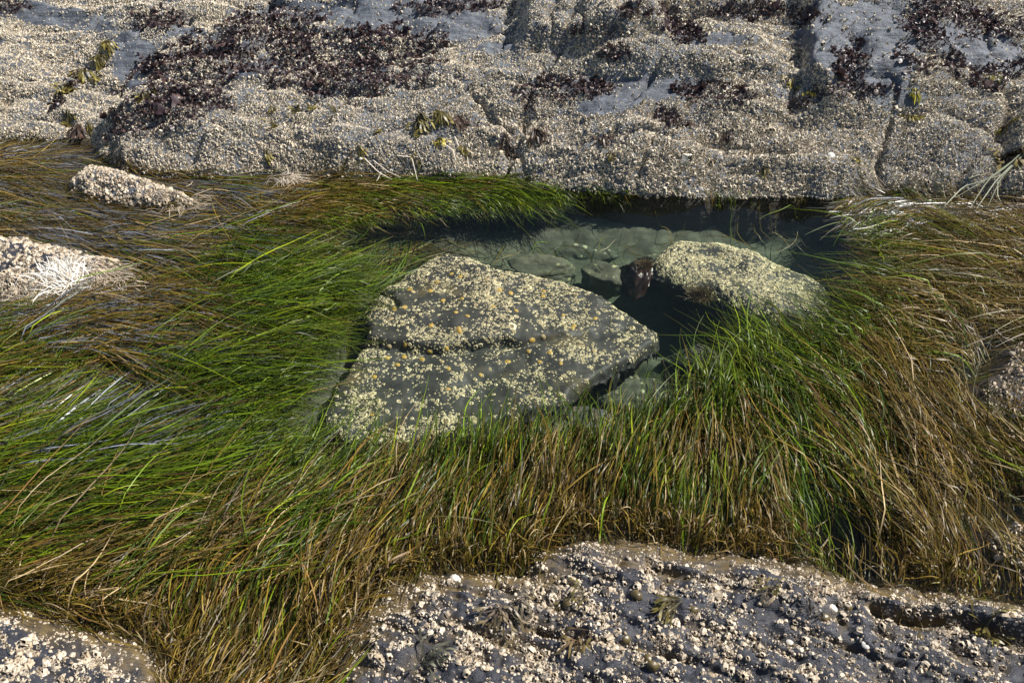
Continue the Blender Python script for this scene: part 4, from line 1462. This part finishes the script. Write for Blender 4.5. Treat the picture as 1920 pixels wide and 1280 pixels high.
for px, py, r_, lab, hs in ((545, 277, 6, 'white diamond shaped shell stuck on the outcrop between rockweed tufts', 1.4), (1558, 292, 8, 'upright white shell on the right half of the outcrop', 1.6),
                            (1316, 354, 7, 'white shell at the waterline above the dark pool edge', 1.6), (676, 297, 6, 'white round shell at the top end of two dry blades', 1.3),
                            (853, 1086, 11, 'large white shell on the upper left rim of the bottom ledge', 1.6), (1622, 1211, 7, 'square white shell fragment low on the bottom ledge', 1.2),
                            (1562, 1141, 8, 'broad white shell in the middle right of the bottom ledge', 1.0), (1480, 1205, 7, 'white shell near the lowest edge of the bottom ledge, right of centre', 1.3)):
    limpet(px, py, r_, M_white, None, lab, 'shell', None, 'white_shell', hs)
for px, py in ((1196, 1222), (1214, 1236), (1193, 1118), (1175, 1200), (1224, 1250), (1300, 1146), (1046, 1140), (1062, 1130), (1545, 1160), (1590, 1140), (1690, 1170), (1000, 1118), (1725, 1195)):
    limpet(px, py, rng.uniform(8, 12), M_olive, near, 'rounded olive brown limpet between barnacles on the bottom ledge', 'limpet', 'olive limpets on the bottom ledge', hs=1.6)

# open mussel shell on the dull stone
mx_, my_ = at(1184, 706, -.16)
mus = bpy.data.objects.new('mussel_shell', None)
C.objects.link(mus)
mus.location = (mx_, my_, -.16)
mus['label'], mus['category'] = 'open pale two halved shell lying under the edge of the largest boulder', 'shell'
M_mus = plain_mat('mussel', (.22, .20, .12), (.10, .09, .06), .5, 80)
Vm, Fm, Hm = limpet_mesh('valve', .5, 77, 20, .1, .01)
for sgn in (-1, 1):
    o = link('valve', mesh_np('valve', Vm * np.array([.030, .013, .022]), Fm, True), M_mus, mus)
    o.location = (0.011 * sgn, -.003 * sgn, .0)
    o.rotation_euler = (R(25 * sgn), 0, R(118))

# red kelp beside the second boulder
M_kelp = blade_mat('red_kelp_blade', .35, .5, .15)
kp = at(1195, 512, -.10)
kelp = bpy.data.objects.new('red_kelp', None)
C.objects.link(kelp)
kelp.location = (kp[0], kp[1], -.10)
kelp['label'], kelp['category'] = 'maroon kelp with broad drooping blades at the near left end of the speckled boulder', 'kelp'
for (px, py, zt, wd, dk) in ((1208, 540, -.11, .030, 1.0), (1190, 560, -.14, .026, .8), (1156, 534, -.14, .050, .25), (1228, 522, -.10, .030, .8), (1178, 516, -.10, .036, .5), (1172, 552, -.15, .040, .2)):
    ex, ey = at(px, py, zt)
    pth = resample([(kp[0], kp[1], -.09), ((kp[0] + ex) / 2 + .01, (kp[1] + ey) / 2, -.075), (ex, ey, zt)], 12)
    s_ = np.linspace(0, 1, 12)
    side = np.linspace(-1, 1, 7)
    tv = np.array([ex - kp[0], ey - kp[1], 0])
    tv /= np.linalg.norm(tv)
    sv = np.array([-tv[1], tv[0], 0])
    prof = np.interp(s_, [0, .15, .5, .85, 1], [.15, .6, 1, .75, .04])
    Vk = pth[:, None] + sv[None, None] * (side[None, :, None] * (prof * wd * 1.35)[:, None, None])
    Vk[..., 2] += .010 * np.sin(side[None] * 5 + s_[:, None] * 9) - .012 * side[None] ** 2
    i_ = (np.arange(11)[:, None] * 7 + np.arange(6)[None]).ravel()
    ck_ = np.array([.042, .018, .013]) * dk
    link('blade', mesh_np('kelp_blade', local(Vk.reshape(-1, 3), kelp.location), np.stack([i_, i_ + 1, i_ + 8, i_ + 7], 1), True, {'col': np.tile(ck_, (84, 1))}), M_kelp, kelp)


def fuzz(px, py, z, r_, n, col, label):
    b = np.array([*at(px, py, z), z])
    d_ = rng.normal(size=(n, 3))
    d_[:, 2] = np.abs(d_[:, 2]) * .8
    d_ /= np.linalg.norm(d_, axis=1, keepdims=True)
    k = 6
    s_ = np.linspace(0, 1, k)[None, :, None]
    P_ = b + rng.normal(0, r_ * .25, (n, 1, 3)) * np.array([1, .7, .2]) + d_[:, None] * s_ * r_ * rng.uniform(.5, 1.1, (n, 1, 1)) + rng.normal(0, r_ * .06, (n, k, 3)) * s_
    Vr, Fr, Cr = ribbons(P_, .0011, np.array(col)[None, None] * np.exp(rng.normal(0, .3, (n, 1, 1))) * np.ones((1, k, 1)))
    link('algae_tuft', mesh_np('algae_tuft', local(Vr, b), Fr, True, {'col': Cr}), M_weed, label=label, cat='algae', loc=b)


fuzz(1312, 556, -.075, .05, 500, (.085, .058, .020), 'fuzzy brown algae tuft growing on the speckled boulder')
fuzz(1208, 500, -.085, .032, 450, (.10, .058, .016), 'orange brown algae tuft above the maroon kelp')
